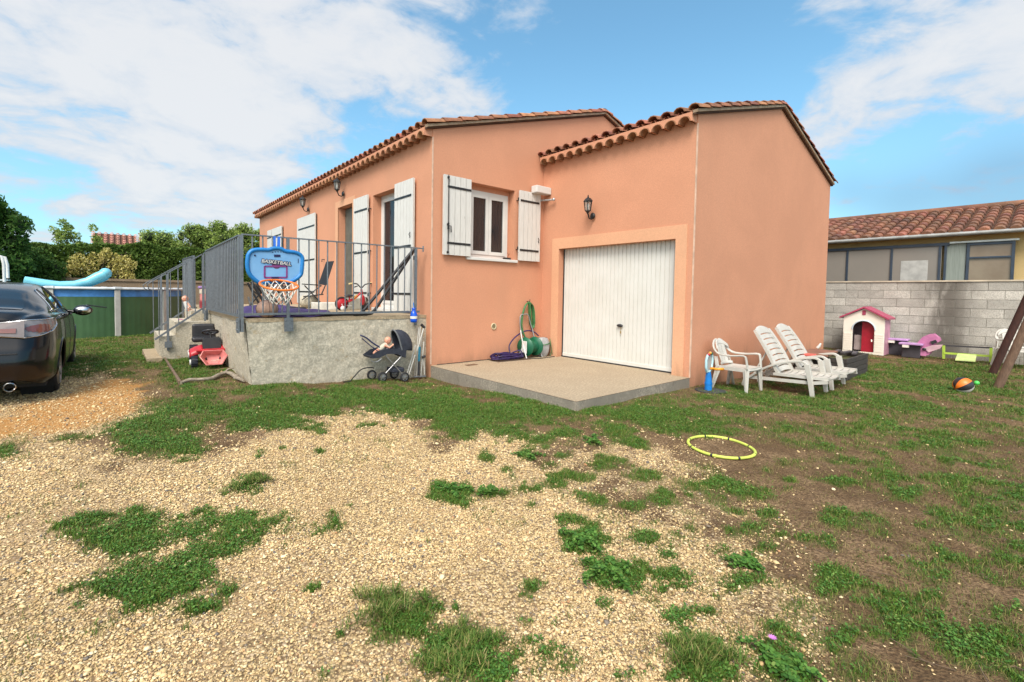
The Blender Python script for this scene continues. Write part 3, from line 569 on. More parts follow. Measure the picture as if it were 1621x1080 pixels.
b=MB(); b.box(.16,.2,3.11,3.89,.84,2.98); ed=b.build('entry_door',mDoorG,house); h=MB(); h.tube([(.16,3.2,1.75),(.11,3.2,1.75),(.11,3.32,1.75)],.012,6); h.build('door_handle',mAlu,ed)
b=MB(); b.box(.135,.158,3.1,3.13,.84,2.98); b.build('door_seal',mBlackP,ed)
# shutters
def shutter(name,O,U,Nn,w,h,npl,straps,bar=None,latch=None,su=(.04,.96),label=None):
    O=Vector(O);U=Vector(U);Nn=Vector(Nn);Zv=Vector((0,0,1)); b=MB(); pw=w/npl
    def bx(b,u0,u1,z0,z1,d0,d1): b.prism([O+U*u0+Zv*z0+Nn*d0,O+U*u1+Zv*z0+Nn*d0,O+U*u1+Zv*z1+Nn*d0,O+U*u0+Zv*z1+Nn*d0],Nn*(d1-d0))
    bx(b,.004,w-.004,.004,h-.004,.004,.020)
    for i in range(npl): bx(b,i*pw+.004,(i+1)*pw-.004,random.uniform(-.001,.001),h+random.uniform(-.001,.001),.0255,.034)
    root=b.build('shutter',mShut,house)
    if label: root['label']=label
    for z in straps:
        s=MB(); bx(s,w*su[0],w*su[1],z-.017,z+.017,.034,.042)
        for k in range(3):
            p=O+U*(w*(su[0]+(su[1]-su[0])*(.12+.38*k)))+Zv*z+Nn*.042; s.ball(p,.006,6)
        s.build('strap_hinge',mBlack,root)
    if bar is not None:
        s=MB(); s.tube([O+U*bar+Zv*.02+Nn*.055,O+U*bar+Zv*(h-.0)+Nn*.055],.007,6)
        for z in (.04,.38*h,h-.04): p=O+U*bar+Zv*z+Nn*.05; s.obox(p,(.014,.014,.014))
        p=O+U*(bar+.0)+Zv*(.36*h)+Nn*.06; s.obox(p,(.012,.012,.05)); s.tube([p,p+U*.03+Nn*.03,p+U*.035+Nn*.03-Zv*.1],.009,6); s.build('shutter_bolt',mBlack,root)
    if latch is not None:
        s=MB(); p=O+U*latch[0]+Zv*latch[1]+Nn*.045; s.tube([p+Zv*.04,p+Nn*.02,p-Zv*.03,p-Zv*.05+U*.015],.007,6); s.build('latch',mBlack,root)
    return root
shutter('s',(.165,-.035,1.765),(1,0,0),(0,-1,0),.55,1.26,5,(.19,1.08),bar=.08,su=(.14,.98),label='left shutter with iron bolt bar')
shutter('s',(1.80,-.035,1.765),(1,0,0),(0,-1,0),.54,1.26,5,(.19,1.08),latch=(.48,.40),su=(.04,.92))
shutter('s',(-.035,.47,.83),(0,1,0),(-1,0,0),.655,2.2,6,(.30,1.10,1.93),latch=(.08,1.28),su=(.10,.97))
shutter('s',(-.035,2.22,.83),(0,1,0),(-1,0,0),.68,2.2,6,(.30,1.10,1.93),su=(.03,.9))
shutter('s',(-.035,5.22,.83),(0,1,0),(-1,0,0),1.42,2.23,9,(.30,1.10,1.93),su=(.02,.9))
shutter('s',(-.035,8.12,1.75),(0,1,0),(-1,0,0),1.05,1.29,7,(.2,1.05),su=(.02,.95)); shutter('s',(-.035,9.22,1.75),(0,1,0),(-1,0,0),.5,1.29,4,(.2,1.05))
# hinge pins and hooks on walls
b=MB()
for x,y,z in ((1.79,-.03,2.84),(1.79,-.03,1.96),(.72,-.03,2.84)): b=MB(); b.tube([(x,0,z),(x,-.045,z),(x,-.045,z+.05)],.01,6); b.build('hinge_pin',mBlack,house)
for y,z in ((1.12,1.13),(1.12,2.76),(2.2,1.13),(2.2,2.76),(2.2,1.95),(.45,1.75),(4.75,1.9)): b=MB(); b.tube([(0,y,z),(-.06,y,z),(-.06,y,z-.06)],.011,6); b.build('hinge_pin',mBlack,house)
# garage door
b=MB(); y0,y1=-.424,-2.686; W_=y0-y1; nr=30; xg=BX+.13
prof=[]
for i in range(nr):
    a=i/nr; d=1/nr
    for f,dx in ((0,0),(.80,0),(.84,.012),(.96,.012)): prof.append((y0-W_*(a+d*f),xg+dx))
prof.append((y1,xg))
vs=[(x,y,z) for (y,x) in prof for z in (.075,1.995)]; b.add(vs,[(2*i,2*i+1,2*i+3,2*i+2) for i in range(len(prof)-1)])
gdo=b.build('garage_door',mGD,house)
b=MB(); b.box(xg-.012,xg+.03,y1+.01,y0-.03,.02,.075); b.build('bottom_rail',mGD,gdo,bevel=.003)
b=MB(); b.box(xg-.008,xg+.03,y0-.028,y0-.004,.0,1.99); b.box(xg-.02,xg+.03,y1,y0,.0,.018); b.build('rubber_seal',mBlackP,gdo)
b=MB(); b.ball((xg-.03,-1.70,.66),(.02,.062,.026),12); b.tube([(xg,-1.70,.66),(xg-.03,-1.70,.66)],.02,8); hd=b.build('door_handle',mBlackP,gdo)
b=MB(); b.tube([(xg-.03,-1.72,.63),(xg-.032,-1.72,.56)],.004,5); b.box(xg-.036,xg-.030,-1.73,-1.71,.53,.57); b.build('key',M('brass',(.5,.38,.15),.4,metal=.8),hd)
# air brick, awning box, bracket
b=MB(); b.lathe([(.0,0),(.035,0),(.038,.012),(.056,.016),(.06,.006),(.06,-.01)],(1.29,0,.58),(0,-1,0),20); vt=b.build('vent',M('ivory_plastic',(.62,.52,.33),.5),house)
b=MB(); b.lathe([(0,0),(.034,0)],(1.29,-.013,.58),(0,-1,0),16); b.build('vent_hole',M('vent_grille',(.20,.17,.09),.8),vt)
b=MB(); b.box(2.09,2.47,-.21,-.06,3.01,3.14); b.build('alarm_box',mWhite,house,bevel=.012)
b=MB(); b.tube([(2.34,-.06,2.91),(2.41,-.30,2.90)],.018,8); b.ball((2.41,-.33,2.90),.03,10); b.build('shutter_stay',mAlu,house)
# wall lanterns
def lantern(x,y,z,label):
    # bracket on the wall at (x,y,z), lantern stands out along -x
    b=MB(); c=Vector((x-.17,y,z+.06))
    b.lathe([(0,0),(.05,0),(.055,-.012),(.03,-.03),(0,-.03)],(x-.03,y,z-.05),(1,0,0),14)
    b.tube([(x-.02,y,z-.05),(x-.07,y,z-.11),(x-.13,y,z-.10),(x-.17,y,z-.02)],.012,7)
    b.lathe([(0,-.09),(.018,-.085),(.03,-.06),(.045,-.05),(.05,-.04)],c,n=6,sm=False)
    b.lathe([(.085,.115),(.082,.125),(.045,.165),(.02,.175),(.018,.19),(.008,.2),(.012,.215),(0,.225)],c,n=6,sm=False)
    for k in range(6):
        a=k*PI/3+PI/6; 
        b.tube([c+Vector((math.cos(a)*.048,math.sin(a)*.048,-.045)),c+Vector((math.cos(a)*.07,math.sin(a)*.07,.117))],.006,5)
    r=b.build('wall_lamp',mBlack,house); r['label']=label
    g=MB(); g.lathe([(.043,-.045),(.065,.115)],c,n=6,sm=False); g.build('lamp_glass',mLampGlass,r)
    g=MB(); g.lathe([(0,-.04),(.015,-.035),(.02,0),(.026,.04),(.02,.07),(0,.08)],c,n=10); g.build('bulb',mWhite,r)
lantern(BX,-1.20,2.55,'black lantern beside the garage'); lantern(0,3.52,3.30,'black lantern near the entrance'); lantern(0,5.82,3.27,'black lantern')
# ------------------------------------------------------------ terrace, steps
TZ=.8; TX=-2.62; TY=.15
ter=thing('terrace','rough concrete terrace raised above the grass in front of the patio doors, with steps','terrace',(0,0,0))
b=MB()
def nz(p,a=1): return a*(noise.noise(p*9)*.009+noise.noise(p*3)*.008+noise.noise(p*28)*.004)
def fy(u,v):
    z=-.35+v*(TZ-.03+.35); xb=TX+.10*(1-(z+.35)/1.15)**1; x=xb*(1-u)+.0*u; k=nz(Vector((x,0,z))); return (x,TY+k-.006,z)
b.grid(fy,110,44)
def fx(u,v):
    z=-.35+v*(TZ-.03+.35); x=TX+.10*(1-(z+.35)/1.15); y=TY+u*6.1; return (x+nz(Vector((0,y,z)))-.004,y,z)
b.grid(fx,150,40)
b.add([(TX+.1,TY+6.1,-.3),(0,TY+6.1,-.3),(0,TY+6.1,TZ-.03),(TX,TY+6.1,TZ-.03)],[(0,1,2,3)])
b.build('terrace_wall',mTerr,ter,rec=False)
b=MB()
def tp(u,v):
    x=TX-.012+u*(-TX+.012); y=TY-.012+v*6.12; e=min(u*2.6,v*6.1); return (x+(noise.noise(Vector((y*6,3,0)))*.008 if u==0 else 0),y+(noise.noise(Vector((x*6,7,0)))*.008 if v==0 else 0),TZ+noise.noise(Vector((x*2,y*2,0)))*.003)
b.grid(tp,40,80); 
L=[(i/40,0) for i in range(41)]; P0=[tp(*l) for l in L]; b.add([p for p in P0]+[(p[0],p[1],TZ-.05+noise.noise(Vector((p[0]*8,1,0)))*.014) for p in P0],[(i,i+1,42+i,41+i) for i in range(40)],True)
L=[(0,i/80) for i in range(81)]; P0=[tp(*l) for l in L]; b.add([p for p in P0]+[(p[0],p[1],TZ-.05+noise.noise(Vector((2,p[1]*8,0)))*.014) for p in P0],[(i,i+1,82+i,81+i) for i in range(80)],True)
b.build('terrace_floor',mTop,ter,rec=False)
def rblock(name,x0,x1,y0,y1,z0,z1,mat,parent,mt=None,seed=0,amp=1):
    b=MB(); S_=Vector((seed*3.1,0,0))
    def q(O,U,V_,nu,nv,Nn):
        def fn(u,v):
            p=Vector(O)+Vector(U)*u+Vector(V_)*v; return p+Vector(Nn)*0+Vector((noise.noise(p*6+S_),noise.noise(p*6+S_+Vector((9,0,0))),noise.noise(p*6+S_+Vector((0,9,0)))*.6))*.012*amp
        b.grid(fn,nu,nv)
    k=lambda d:max(2,int(d/.05)); dx,dy,dz=x1-x0,y1-y0,z1-z0
    q((x0,y0,z0),(dx,0,0),(0,0,dz),k(dx),k(dz),(0,-1,0)); q((x0,y1,z0),(0,-dy,0),(0,0,dz),k(dy),k(dz),(-1,0,0)); q((x1,y1,z0),(-dx,0,0),(0,0,dz),k(dx),k(dz),(0,1,0)); q((x1,y0,z0),(0,dy,0),(0,0,dz),k(dy),k(dz),(1,0,0)); q((x0,y0,z1),(dx,0,0),(0,dy,0),k(dx),k(dy),(0,0,1))
    o=b.build(name,mat,parent,rec=False); return o
rblock('step',-3.32,-3.06,3.0,4.3,-.15,.375,mTerr,ter,seed=1); rblock('step',-3.09,-2.56,3.0,4.3,-.12,.60,mTerr,ter,seed=2); rblock('step',-2.84,-2.55,3.34,4.3,-.1,.775,mTerr,ter,seed=3)
p=gp(240,566); o=rblock('stepping_slab',-3.50,-3.30,2.72,4.2,-.05,.055,mTop,None,seed=4,amp=.7); tag(o,'flat concrete slab lying on the grass at the foot of the terrace steps','paving slab')
# railings
def railing(label,p0,p1,h0,h1,posts,bal,zb=.06,group='grey steel railings of the terrace',bracket=(),nrm=(0,-1,0),drop=None):
    p0=Vector(p0);p1=Vector(p1); t=thing('railing',label,'railing',p0,0,group); d=p1-p0; off=lambda u,z:d*u+Vector((0,0,z))
    H=lambda u:h0+(h1-h0)*u
    b=MB(); b.bar(off(0,H(0)),off(1,H(1)),.034,.016,(0,0,1)); b.build('top_rail',mGalv,t)
    b=MB(); b.bar(off(0,zb),off(1,zb),.012,.03); b.build('bottom_rail',mGalv,t)
    for u in posts:
        b=MB(); b.bar(off(u,-.16 if drop is None else drop),off(u,H(u)-.008),.034,.034); po=b.build('post',mGalv,t)
        if u in bracket:
            n=Vector(nrm); b=MB(); q=off(u,-.085); b.obox(q+n*.028,(.055 if n.x==0 else .01,.01 if n.x==0 else .055,.09)); 
            for sx in(-.035,.035):
                for sz in(-.05,.05): b.ball(q+n*.04+Vector((sx if n.x==0 else 0,sx if n.x else 0,sz)),.009,6)
            b.build('bracket',mGalv,po)
    for u in bal:
        b=MB(); b.tube([off(u,zb),off(u,H(u)-.008)],.009,6,caps=False); b.build('baluster',mGalv,t)
    return t
L=2.52; x0=-2.66
bal=[(x+2.66)/L for x in (-2.54,-2.42,-2.30,-2.19,-1.98,-1.85,-1.72,-1.60,-1.47,-1.35,-1.23,-1.11,-.99,-.87,-.75,-.64,-.52,-.41,-.30)]
railing('front terrace railing with the basketball hoop hung on it',(-2.66,.12,TZ),(-.14,.12,TZ),1.04,1.05,[0,.215,.97],bal,.055,bracket=(.215,))
b=MB(); b.tube([(-.2,.12,1.85),(-.07,.12,1.85)],.009,6); b.tube([(-.085,.12,1.80),(-.085,.12,1.89)],.012,6); e=b.build('rail_anchor',mGalv,house)
railing('side terrace railing seen end on above the bare concrete wall',(-2.67,.16,TZ),(-2.67,2.86,TZ),1.03,1.0,[0,.985],[i/24 for i in range(1,24)],.03,bracket=(0,.985),nrm=(-1,0,0))
railing('far terrace railing beyond the steps',(-2.67,4.36,TZ),(-2.67,6.2,TZ),1.0,1.02,[.01,.99],[i/17 for i in range(1,17)],.03)
def stair_rail(label,y):
    t=thing('stair_railing',label,'railing',(-2.67,y,TZ),0,'stair handrails'); a=Vector((0,0,.98)); e=Vector((-.74,0,.47)); 
    b=MB(); b.bar(a,e,.034,.016); b.tube([e,e+Vector((-.06,0,-.05)),e+Vector((-.04,0,-.12)),e+Vector((0,0,-.14))],.008,6); b.build('top_rail',mGalv,t)
    b=MB(); b.bar(a+Vector((0,0,-.92)),e+Vector((.03,0,-.94)),.012,.03); b.build('bottom_rail',mGalv,t)
    for u in (.04,.72):
        p=a.lerp(e,u); b=MB(); b.bar((p.x,0,-.06 if u<.5 else -.66),p,.034,.034); po=b.build('post',mGalv,t)
    b=MB(); b.obox((a.lerp(e,.72).x,-.03,-.56),(.05,.012,.05)); b.build('bracket',mGalv,po)
    for u in (.2,.36,.52,.88):
        p=a.lerp(e,u); b=MB(); b.tube([p+Vector((0,0,-.93)),p],.0075,6,caps=False); b.build('baluster',mGalv,t)
stair_rail('near stair handrail sloping down beside the red ride-on tractor',2.97); stair_rail('far stair handrail sloping down toward the pool',4.34)
# planting bed kerb and branch
mKerb=M('old_board',(.20,.13,.08),.9,(.10,.07,.05),12)
p,q=gp(256,563),gp(285,609); b=MB(); b.bar(p+Vector((0,0,.0)),q+Vector((0,0,.0)),.03,.10); o=b.build('edging_board',mKerb,bevel=.004); tag(o,'thin worn board edging the grass bed beside the terrace steps','edging board')
pts=[gp(x,y)+Vector((0,0,h)) for x,y,h in ((286,609,.02),(300,605,.03),(318,605,.035),(335,604,.04),(346,600,.05),(356,596,.05),(366,597,.05),(374,602,.04),(386,607,.03))]
b=MB(); b.tube(pts,[.022,.024,.02,.024,.028,.026,.028,.03,.015],8); b.tube([pts[5],pts[5]+Vector((.05,.05,.04)),pts[5]+Vector((.12,.02,.05))],[.018,.014,.006],6); b.ball(pts[7],.04,8)
o=b.build('driftwood_branch',M('bleached_wood',(.33,.28,.22),.9,(.14,.11,.08),25,.8,.6,50)); tag(o,'gnarled bleached branch lying at the front edge of the grass bed','branch')
# ------------------------------------------------------------ swimming pool
PC=Vector((-4.56,10.12,-.03)); PR=2.24; NP=12; PH=1.17
pool=thing('swimming_pool','round above ground pool with green wall, blue liner band and pale posts','swimming pool',PC)
mGreen=M('pool_wall_green',(.052,.125,.048),.5,(.04,.10,.04),3,.6); mBlue=M('pool_blue_band',(.07,.27,.66),.5); mRim=M('pool_rim',(.70,.76,.80),.4); mPost=M('pool_post',(.50,.50,.47),.45,(.40,.40,.37),5)
a0=math.atan2(8.0-PC.y,-3.83-PC.x)
rot=lambda a,r,z:Vector((r*math.cos(a),r*math.sin(a),z))
b=MB(); b.grid(lambda u,v:rot(u*2*PI,PR-.03+.004*math.sin(u*2*PI*110),v*PH*.83),360,3,cu=True); b.build('wall',mGreen,pool)
b=MB(); b.grid(lambda u,v:rot(u*2*PI,PR-.028,PH*.83+v*PH*.15),96,1,cu=True); b.build('liner_band',mBlue,pool)
b=MB(); b.lathe([(PR-.12,PH+.005),(PR-.10,PH+.03),(PR+.02,PH+.03),(PR+.05,PH+.01),(PR+.05,PH-.03),(PR+.02,PH-.03)],(0,0,0),n=72); b.build('rim',mRim,pool)
b=MB(); b.lathe([(0,PH-.12),(PR-.04,PH-.12)],n=48); b.build('water',M('pool_water',(.05,.30,.42),.05,(.08,.36,.46),2),pool)
for k in range(NP):
    a=a0+k*2*PI/NP; u=Vector((math.cos(a),math.sin(a),0)); b=MB(); b.bar(u*(PR+.01)+Vector((0,0,-.05)),u*(PR+.01)+Vector((0,0,PH-.02)),.05,.11,u) if False else b.obox(u*(PR+.015)+Vector((0,0,PH/2-.04)),(.025,.055,PH/2),Matrix.Rotation(a,3,'Z')); po=b.build('post',mPost,pool,bevel=.006)
    c=MB(); c.obox(u*(PR+.02)+Vector((0,0,PH+.01)),(.05,.075,.028),Matrix.Rotation(a,3,'Z')); c.build('cap',mRim,po,bevel=.01)
# inflatable slide on the rim
b=MB(); P_=[on(x,y,'y',8.35) for x,y in ((40,443),(70,449),(95,452),(120,451),(140,446),(155,439),(167,434))]
for k,(dy,r) in enumerate(((-.16,.075),(0,.085),(.16,.075))): b.tube([p+Vector((0,dy,.0-(.02 if k==1 else 0))) for p in P_],[r*1.0,r*1.25,r*1.25,r*1.25,r*1.3,r*1.5,r*1.45],14); b.ball(P_[-1]+Vector((.0,dy,.02)),r*1.5,10)
o=b.build('pool_lounger',M('aqua_vinyl',(.20,.58,.70),.3,(.16,.52,.66),4)); tag(o,'pale turquoise inflatable mattress curling up over the pool rim','pool float')
b=MB(); pts=[on(x,y,'y',9.2) for x,y in ((7,440),(6,418),(2,406),(-8,404),(-18,410),(-20,440))]; b.tube([Vector((p.x,p.y,1.0)) if i in(0,5) else p for i,p in enumerate(pts)],.03,8)
q=[p+Vector((0,.45,0)) for p in pts]; b.tube(q,.03,8); b.bar(pts[0]+Vector((-.2,.2,-.05)),pts[0]+Vector((.05,.2,-.05)),.4,.03)
o=b.build('pool_ladder',mPVC); tag(o,'white arched pool ladder standing behind the black car','ladder')
# ------------------------------------------------------------ low wall, hedge, trees, far houses
mLow=concrete('old_wall',(.33,.25,.17),(.26,.20,.14),(.20,.15,.10),.6,20)
b=MB(); b.box(-22,3,14.0,14.2,-.2,1.38); b.box(-22,3,13.96,14.24,1.38,1.46); o=b.build('boundary_wall',mLow); tag(o,'low weathered concrete wall running behind the pool under the hedge','wall')
def foliage(name,n,s0,s1,pick,mat,parent=None,label=None,squash=.6):
    P=pick(n); n=len(P); s=(s0+(s1-s0)*RNG.random(n))[:,None]; a=RNG.normal(size=(n,3)); a/=np.linalg.norm(a,axis=1)[:,None]; c=RNG.normal(size=(n,3)); c-=a*(a*c).sum(1)[:,None]; c/=np.linalg.norm(c,axis=1)[:,None]
    V=np.stack([P-a*s,P-c*s*squash*.6,P+a*s,P+c*s*squash*.6],1).reshape(-1,3); o=np_mesh(name,V,(np.arange(n)*4)[:,None]+np.arange(4)[None],mat,False)
    if parent: o.parent=parent
    return o
def leafmat(name,dark,mid,light,tip=None):
    m=island_mat(name,[(0,dark),(.45,mid),(.85,light),(1,tip or light)],.65); t=m.node_tree; b=t.nodes['Principled BSDF']; o=t.nodes['Material Output']; c=b.inputs['Base Color'].links[0].from_socket
    tr=N(t,'ShaderNodeBsdfTranslucent'); t.links.new(c,tr.inputs[0]); mx=N(t,'ShaderNodeMixShader'); mx.inputs[0].default_value=.3; t.links.new(b.outputs[0],mx.inputs[1]); t.links.new(tr.outputs[0],mx.inputs[2]); t.links.new(mx.outputs[0],o.inputs[0]); return m
mHedge=leafmat('hedge_leaf',(.038,.075,.012),(.085,.155,.022),(.15,.24,.04)); mTree=leafmat('dark_tree_leaf',(.025,.065,.014),(.055,.135,.022),(.10,.20,.035)); mGold=leafmat('golden_leaf',(.22,.22,.04),(.56,.50,.13),(.78,.68,.28),(.85,.8,.45))
mOlive=leafmat('feathery_leaf',(.11,.17,.035),(.22,.33,.065),(.36,.46,.11),(.42,.5,.16)); mBark=M('bark',(.12,.085,.06),.95,(.06,.045,.035),18,.8,.8,30)
def box_pick(x0,x1,y0,y1,z0,z1,amp=.25):
    def f(n):
        x=RNG.uniform(x0,x1,n); t=RNG.random(n); top=z1+amp*(fbm(x,x*0+y0,1.1,31)-.5)*2+amp*.5*(fbm(x,x*0+y0,4,33)-.5)
        side=RNG.random(n)<.55; z=np.where(side,z0+(top-z0)*t,top-RNG.random(n)**2*.5); bump=.18*(fbm(x,z,1.7,35)-.5)*2
        y=np.where(side,y0-bump+RNG.random(n)**2*.3,RNG.uniform(y0,y1,n)); return np.stack([x,y,z],-1)
    return f
def blob_pick(blobs_,hole=.0):
    B=np.array(blobs_,float); w=(B[:,3]*B[:,4]*B[:,5])**.66; w/=w.sum()
    def f(n):
        i=RNG.choice(len(B),n,p=w); d=RNG.normal(size=(n,3)); d/=np.linalg.norm(d,axis=1)[:,None]; r=RNG.random(n)**.28; c=B[i]; r=r*(1+.35*(fbm(d[:,0]*2+i,d[:,1]*2+d[:,2],1.5,41)-.5)*2)
        return c[:,:3]+d*c[:,3:6]*r[:,None]
    return f
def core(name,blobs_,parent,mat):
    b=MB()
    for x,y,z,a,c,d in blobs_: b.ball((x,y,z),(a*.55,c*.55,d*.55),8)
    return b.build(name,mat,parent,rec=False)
mCore=M('inner_shade',(.014,.028,.008),.95)  # dark filler core: shade inside hedges and crowns put into its colour
def hedge(label,x0,x1,y0,y1,z1,n,mat=mHedge,amp=.25,s=(.04,.08)):
    t=thing('hedge',label,'hedge',(x0,y0,0)); o=foliage('leaves',n,*s,box_pick(0,x1-x0,0,y1-y0,.4,z1,amp),mat,t)
    b=MB(); b.box(.1,x1-x0-.1,.35,y1-y0,.2,z1-.45); b.build('shade_core',mCore,t); return t
hedge('clipped dark green hedge standing behind the low wall and pool',-12,-3.1,14.45,15.6,2.72,34000)
hedge('darker hedge stretch behind the terrace steps',-3.4,1.9,14.4,15.6,2.62,24000)
def tree(name,label,cat,base,trunk,blobs_,n,s,mat,limbs=(),group=None,r=.12,cored=True):
    t=thing(name,label,cat,base,0,group); B=[(x,y,z,a,c,d) for x,y,z,a,c,d in blobs_]
    b=MB(); b.tube([(0,0,-.2),(.03,0,trunk*.5),(0,.02,trunk)],[r,r*.8,r*.6],8)
    for x,y,z,a,c,d in B[:9]: b.tube([(0,0,trunk*.8),(x*.5,y*.5,trunk*.8+(z-trunk*.8)*.6),(x,y,z+d*.4)],[r*.5,r*.3,r*.1],6)
    b.build('trunk',mBark,t); cr=foliage('crown',n,*s,blob_pick(B),mat,t)
    if cored: core('shade_core',B,t,mCore)
    return t
def rb(n,cx,cy,cz,rx,ry,rz,sz): 
    out=[]
    for _ in range(n):
        a=random.uniform(0,2*PI); r=random.random()**.5; h=random.uniform(-1,1); k=math.sqrt(max(0,1-h*h*.8)); q=random.uniform(.7,1.3)*sz
        out.append((cx+rx*r*k*math.cos(a),cy+ry*r*k*math.sin(a),cz+rz*h,q,q,q*.85))
    return out
tree('broadleaf_tree','large dark green tree at the left edge above the car roof','tree',(-7.1,12.6,0),1.2,rb(26,0,0,2.2,1.25,1.0,1.25,.55)+[(1.15,-.2,2.9,.3,.3,.3),(.55,-.2,3.45,.35,.35,.3),(-.4,0,3.75,.5,.5,.3),(.9,0,3.15,.25,.25,.25),(1.0,0,2.4,.35,.3,.35)],30000,(.05,.11),mTree)
tree('dense_bush','dark green bush filling the space between left tree and golden shrub','bush',(-5.7,13.7,0),.5,rb(12,0,0,1.2,.7,.4,.9,.5),11000,(.04,.08),mTree)
gs=[(random.uniform(-.65,1.0),random.uniform(-.1,.15),0,q_,.16,q_) for q_ in [random.uniform(.14,.26) for _ in range(26)]]; gs=[(x,y,1.45+random.random()*(1.05-.45*abs(x-.1)),a,c,d) for x,y,z,a,c,d in gs]
tree('golden_shrub','yellow and cream variegated shrub in front of the dark hedge','shrub',(-4.35,14.35,0),.8,gs,3600,(.03,.06),mGold,cored=False,r=.04)
for i,(px,py,w,nn) in enumerate(((95,366,.6,700),(130,360,.65,1300))):
    c=on(px,py,'y',17.5); tree('sparse_tree',['thin young tree with sparse leaves rising over the hedge, left one','leafy young tree rising over the hedge, right one beside the tiled roof'][i],'tree',(c.x,17.5,0),2.2,[(random.uniform(-w,w),random.uniform(-.3,.3),c.z-.4+random.uniform(-.6,.5),.16,.16,.15) for _ in range(13)],nn,(.04,.08),mOlive,r=.06,cored=False,group='young trees rising over the hedge')
for i,(px,py,y,rx,rz,n,g) in enumerate(((258,374,17.0,.7,.5,5200,0),(300,361,17.2,.9,.6,8000,1),(345,357,17,.9,.65,9500,2),(388,362,17.4,.8,.6,8000,3),(412,385,16.8,.6,.7,5000,4))):
    c=on(px,py,'y',y); lab=['low rounded feathery bush left of the others above the hedge','light green feathery bush, second from the left above the hedge','tallest feathery light green bush behind the terrace railing','feathery bush standing behind the left corner of the railing','feathery bush closest to the far end of the house wall'][i]
    tree('feathery_bush',lab,'bush',(c.x,y,0),1.5,rb(24,0,0,c.z-rz*1.05,rx*1.25,.6,rz,.30)+[(random.uniform(-rx,rx),0,c.z-.3+random.uniform(-.1,.1),.2,.2,.3) for _ in range(4)],n,(.03,.075),mOlive,group='feathery bushes above the hedge',r=.07)
# distant house roof with chimney
def far_house(label,px0,px1,pyt,pyb,y,chim=None):
    a=on(px0,pyb,'y',y); c=on(px1,pyb,'y',y); tz=on((px0+px1)/2,pyt,'y',y+2).z; t=thing('distant_house',label,'house',(a.x,y,0)); w=c.x-a.x
    b=MB(); b.box(.2,w-.2,.2,4,0,a.z-.02); b.build('wall',mBead,t); b=MB()
    r=MB(); r.add([(0,0,a.z),(w,0,a.z),(w,2,tz),(0,2,tz),(0,4.2,a.z),(w,4.2,a.z)],[(0,1,2,3),(3,2,5,4)]); ro=r.build('roof',mDeck,t)
    n=int(w/.24); 
    for i in range(n+1):
        for k in range(7):
            v0=k/7; v1=v0+1.15/7; f=lambda v:(2*v,a.z+(tz-a.z)*v); y0,z0=f(v0); y1,z1=f(min(1,v1)); x=i*w/n; vs=[]
            for yy,zz_,rr in ((y0,z0+.03,.105),(y1,z1+.0,.09)):
                for j in range(5): q=PI*j/4; vs.append((x+rr*math.cos(q),yy,zz_+rr*math.sin(q)))
            b.add(vs,[(j,j+1,6+j,5+j) for j in range(4)])
    b.build('roof_tiles',mTilePink,ro,rec=False)
    if chim: q=on(chim,374,'y',y+1); b=MB(); b.box(q.x-a.x-.2,q.x-a.x+.2,.9,1.3,a.z,q.z+.15); b.box(q.x-a.x-.25,q.x-a.x+.25,.85,1.35,q.z+.15,q.z+.2); b.build('chimney',mWhite,ro)
mTilePink=M('faded_terracotta',(.50,.24,.17),.85,(.34,.15,.11),6,.7,island=.25)
far_house('distant house whose faded tiled roof shows above the hedge behind the pool',146,217,371,388,26); far_house('distant house with pale chimney showing just above the bushes',222,262,375,384,30,226)
# ------------------------------------------------------------ right hand neighbours
XW=9.7; mBlock=None
def block_mat():
    m=bpy.data.materials.new('cinder_block'); m.use_nodes=True; t=m.node_tree; b=t.nodes['Principled BSDF']; g=N(t,'ShaderNodeNewGeometry'); P=g.outputs['Position']; s=N(t,'ShaderNodeSeparateXYZ'); t.links.new(P,s.inputs[0])
    n1=noise_(t,P,4,6,.65); n2=noise_(t,P,60,4,.7); c=mixc(t,rng_(t,n1,.3,.7),(.42,.405,.365),(.54,.52,.47)); h=N(t,'ShaderNodeHueSaturation'); t.links.new(c,h.inputs['Color']); t.links.new(rng_(t,g.outputs['Random Per Island'],0,1,.8,1.18,False),h.inputs['Value']); c=h.outputs[0]
    c=mixc(t,rng_(t,n2,.55,.35,0,.6),c,(.18,.165,.145))
    # old water stain running down the blocks below the roof corner, and a darker foot
    mp=N(t,'ShaderNodeMapping'); mp.inputs['Scale'].default_value=(1,2.2,.5); t.links.new(P,mp.inputs[0]); n3=noise_(t,mp.outputs[0],1.6,6,.65)
    d=math_(t,'ABSOLUTE',math_(t,'ADD',s.outputs[1],4.78)); st=math_(t,'MULTIPLY',rng_(t,d,.62,.05),rng_(t,n3,.28,.52)); c=mixc(t,math_(t,'MULTIPLY',st,.85),c,(.085,.075,.062))
    c=mixc(t,math_(t,'MULTIPLY',rng_(t,math_(t,'ADD',s.outputs[2],math_(t,'MULTIPLY',n3,.5)),.55,.15),.6),c,(.13,.115,.095))
    t.links.new(c,b.inputs['Base Color']); b.inputs['Roughness'].default_value=.95; bn=N(t,'ShaderNodeBump'); bn.inputs['Strength'].default_value=.8; bn.inputs['Distance'].default_value=.012; t.links.new(n2,bn.inputs['Height']); t.links.new(bn.outputs[0],b.inputs['Normal']); return m
mBlock=block_mat()
bw=thing('block_wall','grey cinder block wall with dark stains closing the garden on the right','wall',(XW,0,0)); b=MB(); m2=MB(); rows=9; hh=.185; z0=-.12
ya,yb=-9.5,3.5
m2.box(.012,.19,ya,yb,-.3,z0+rows*hh); 
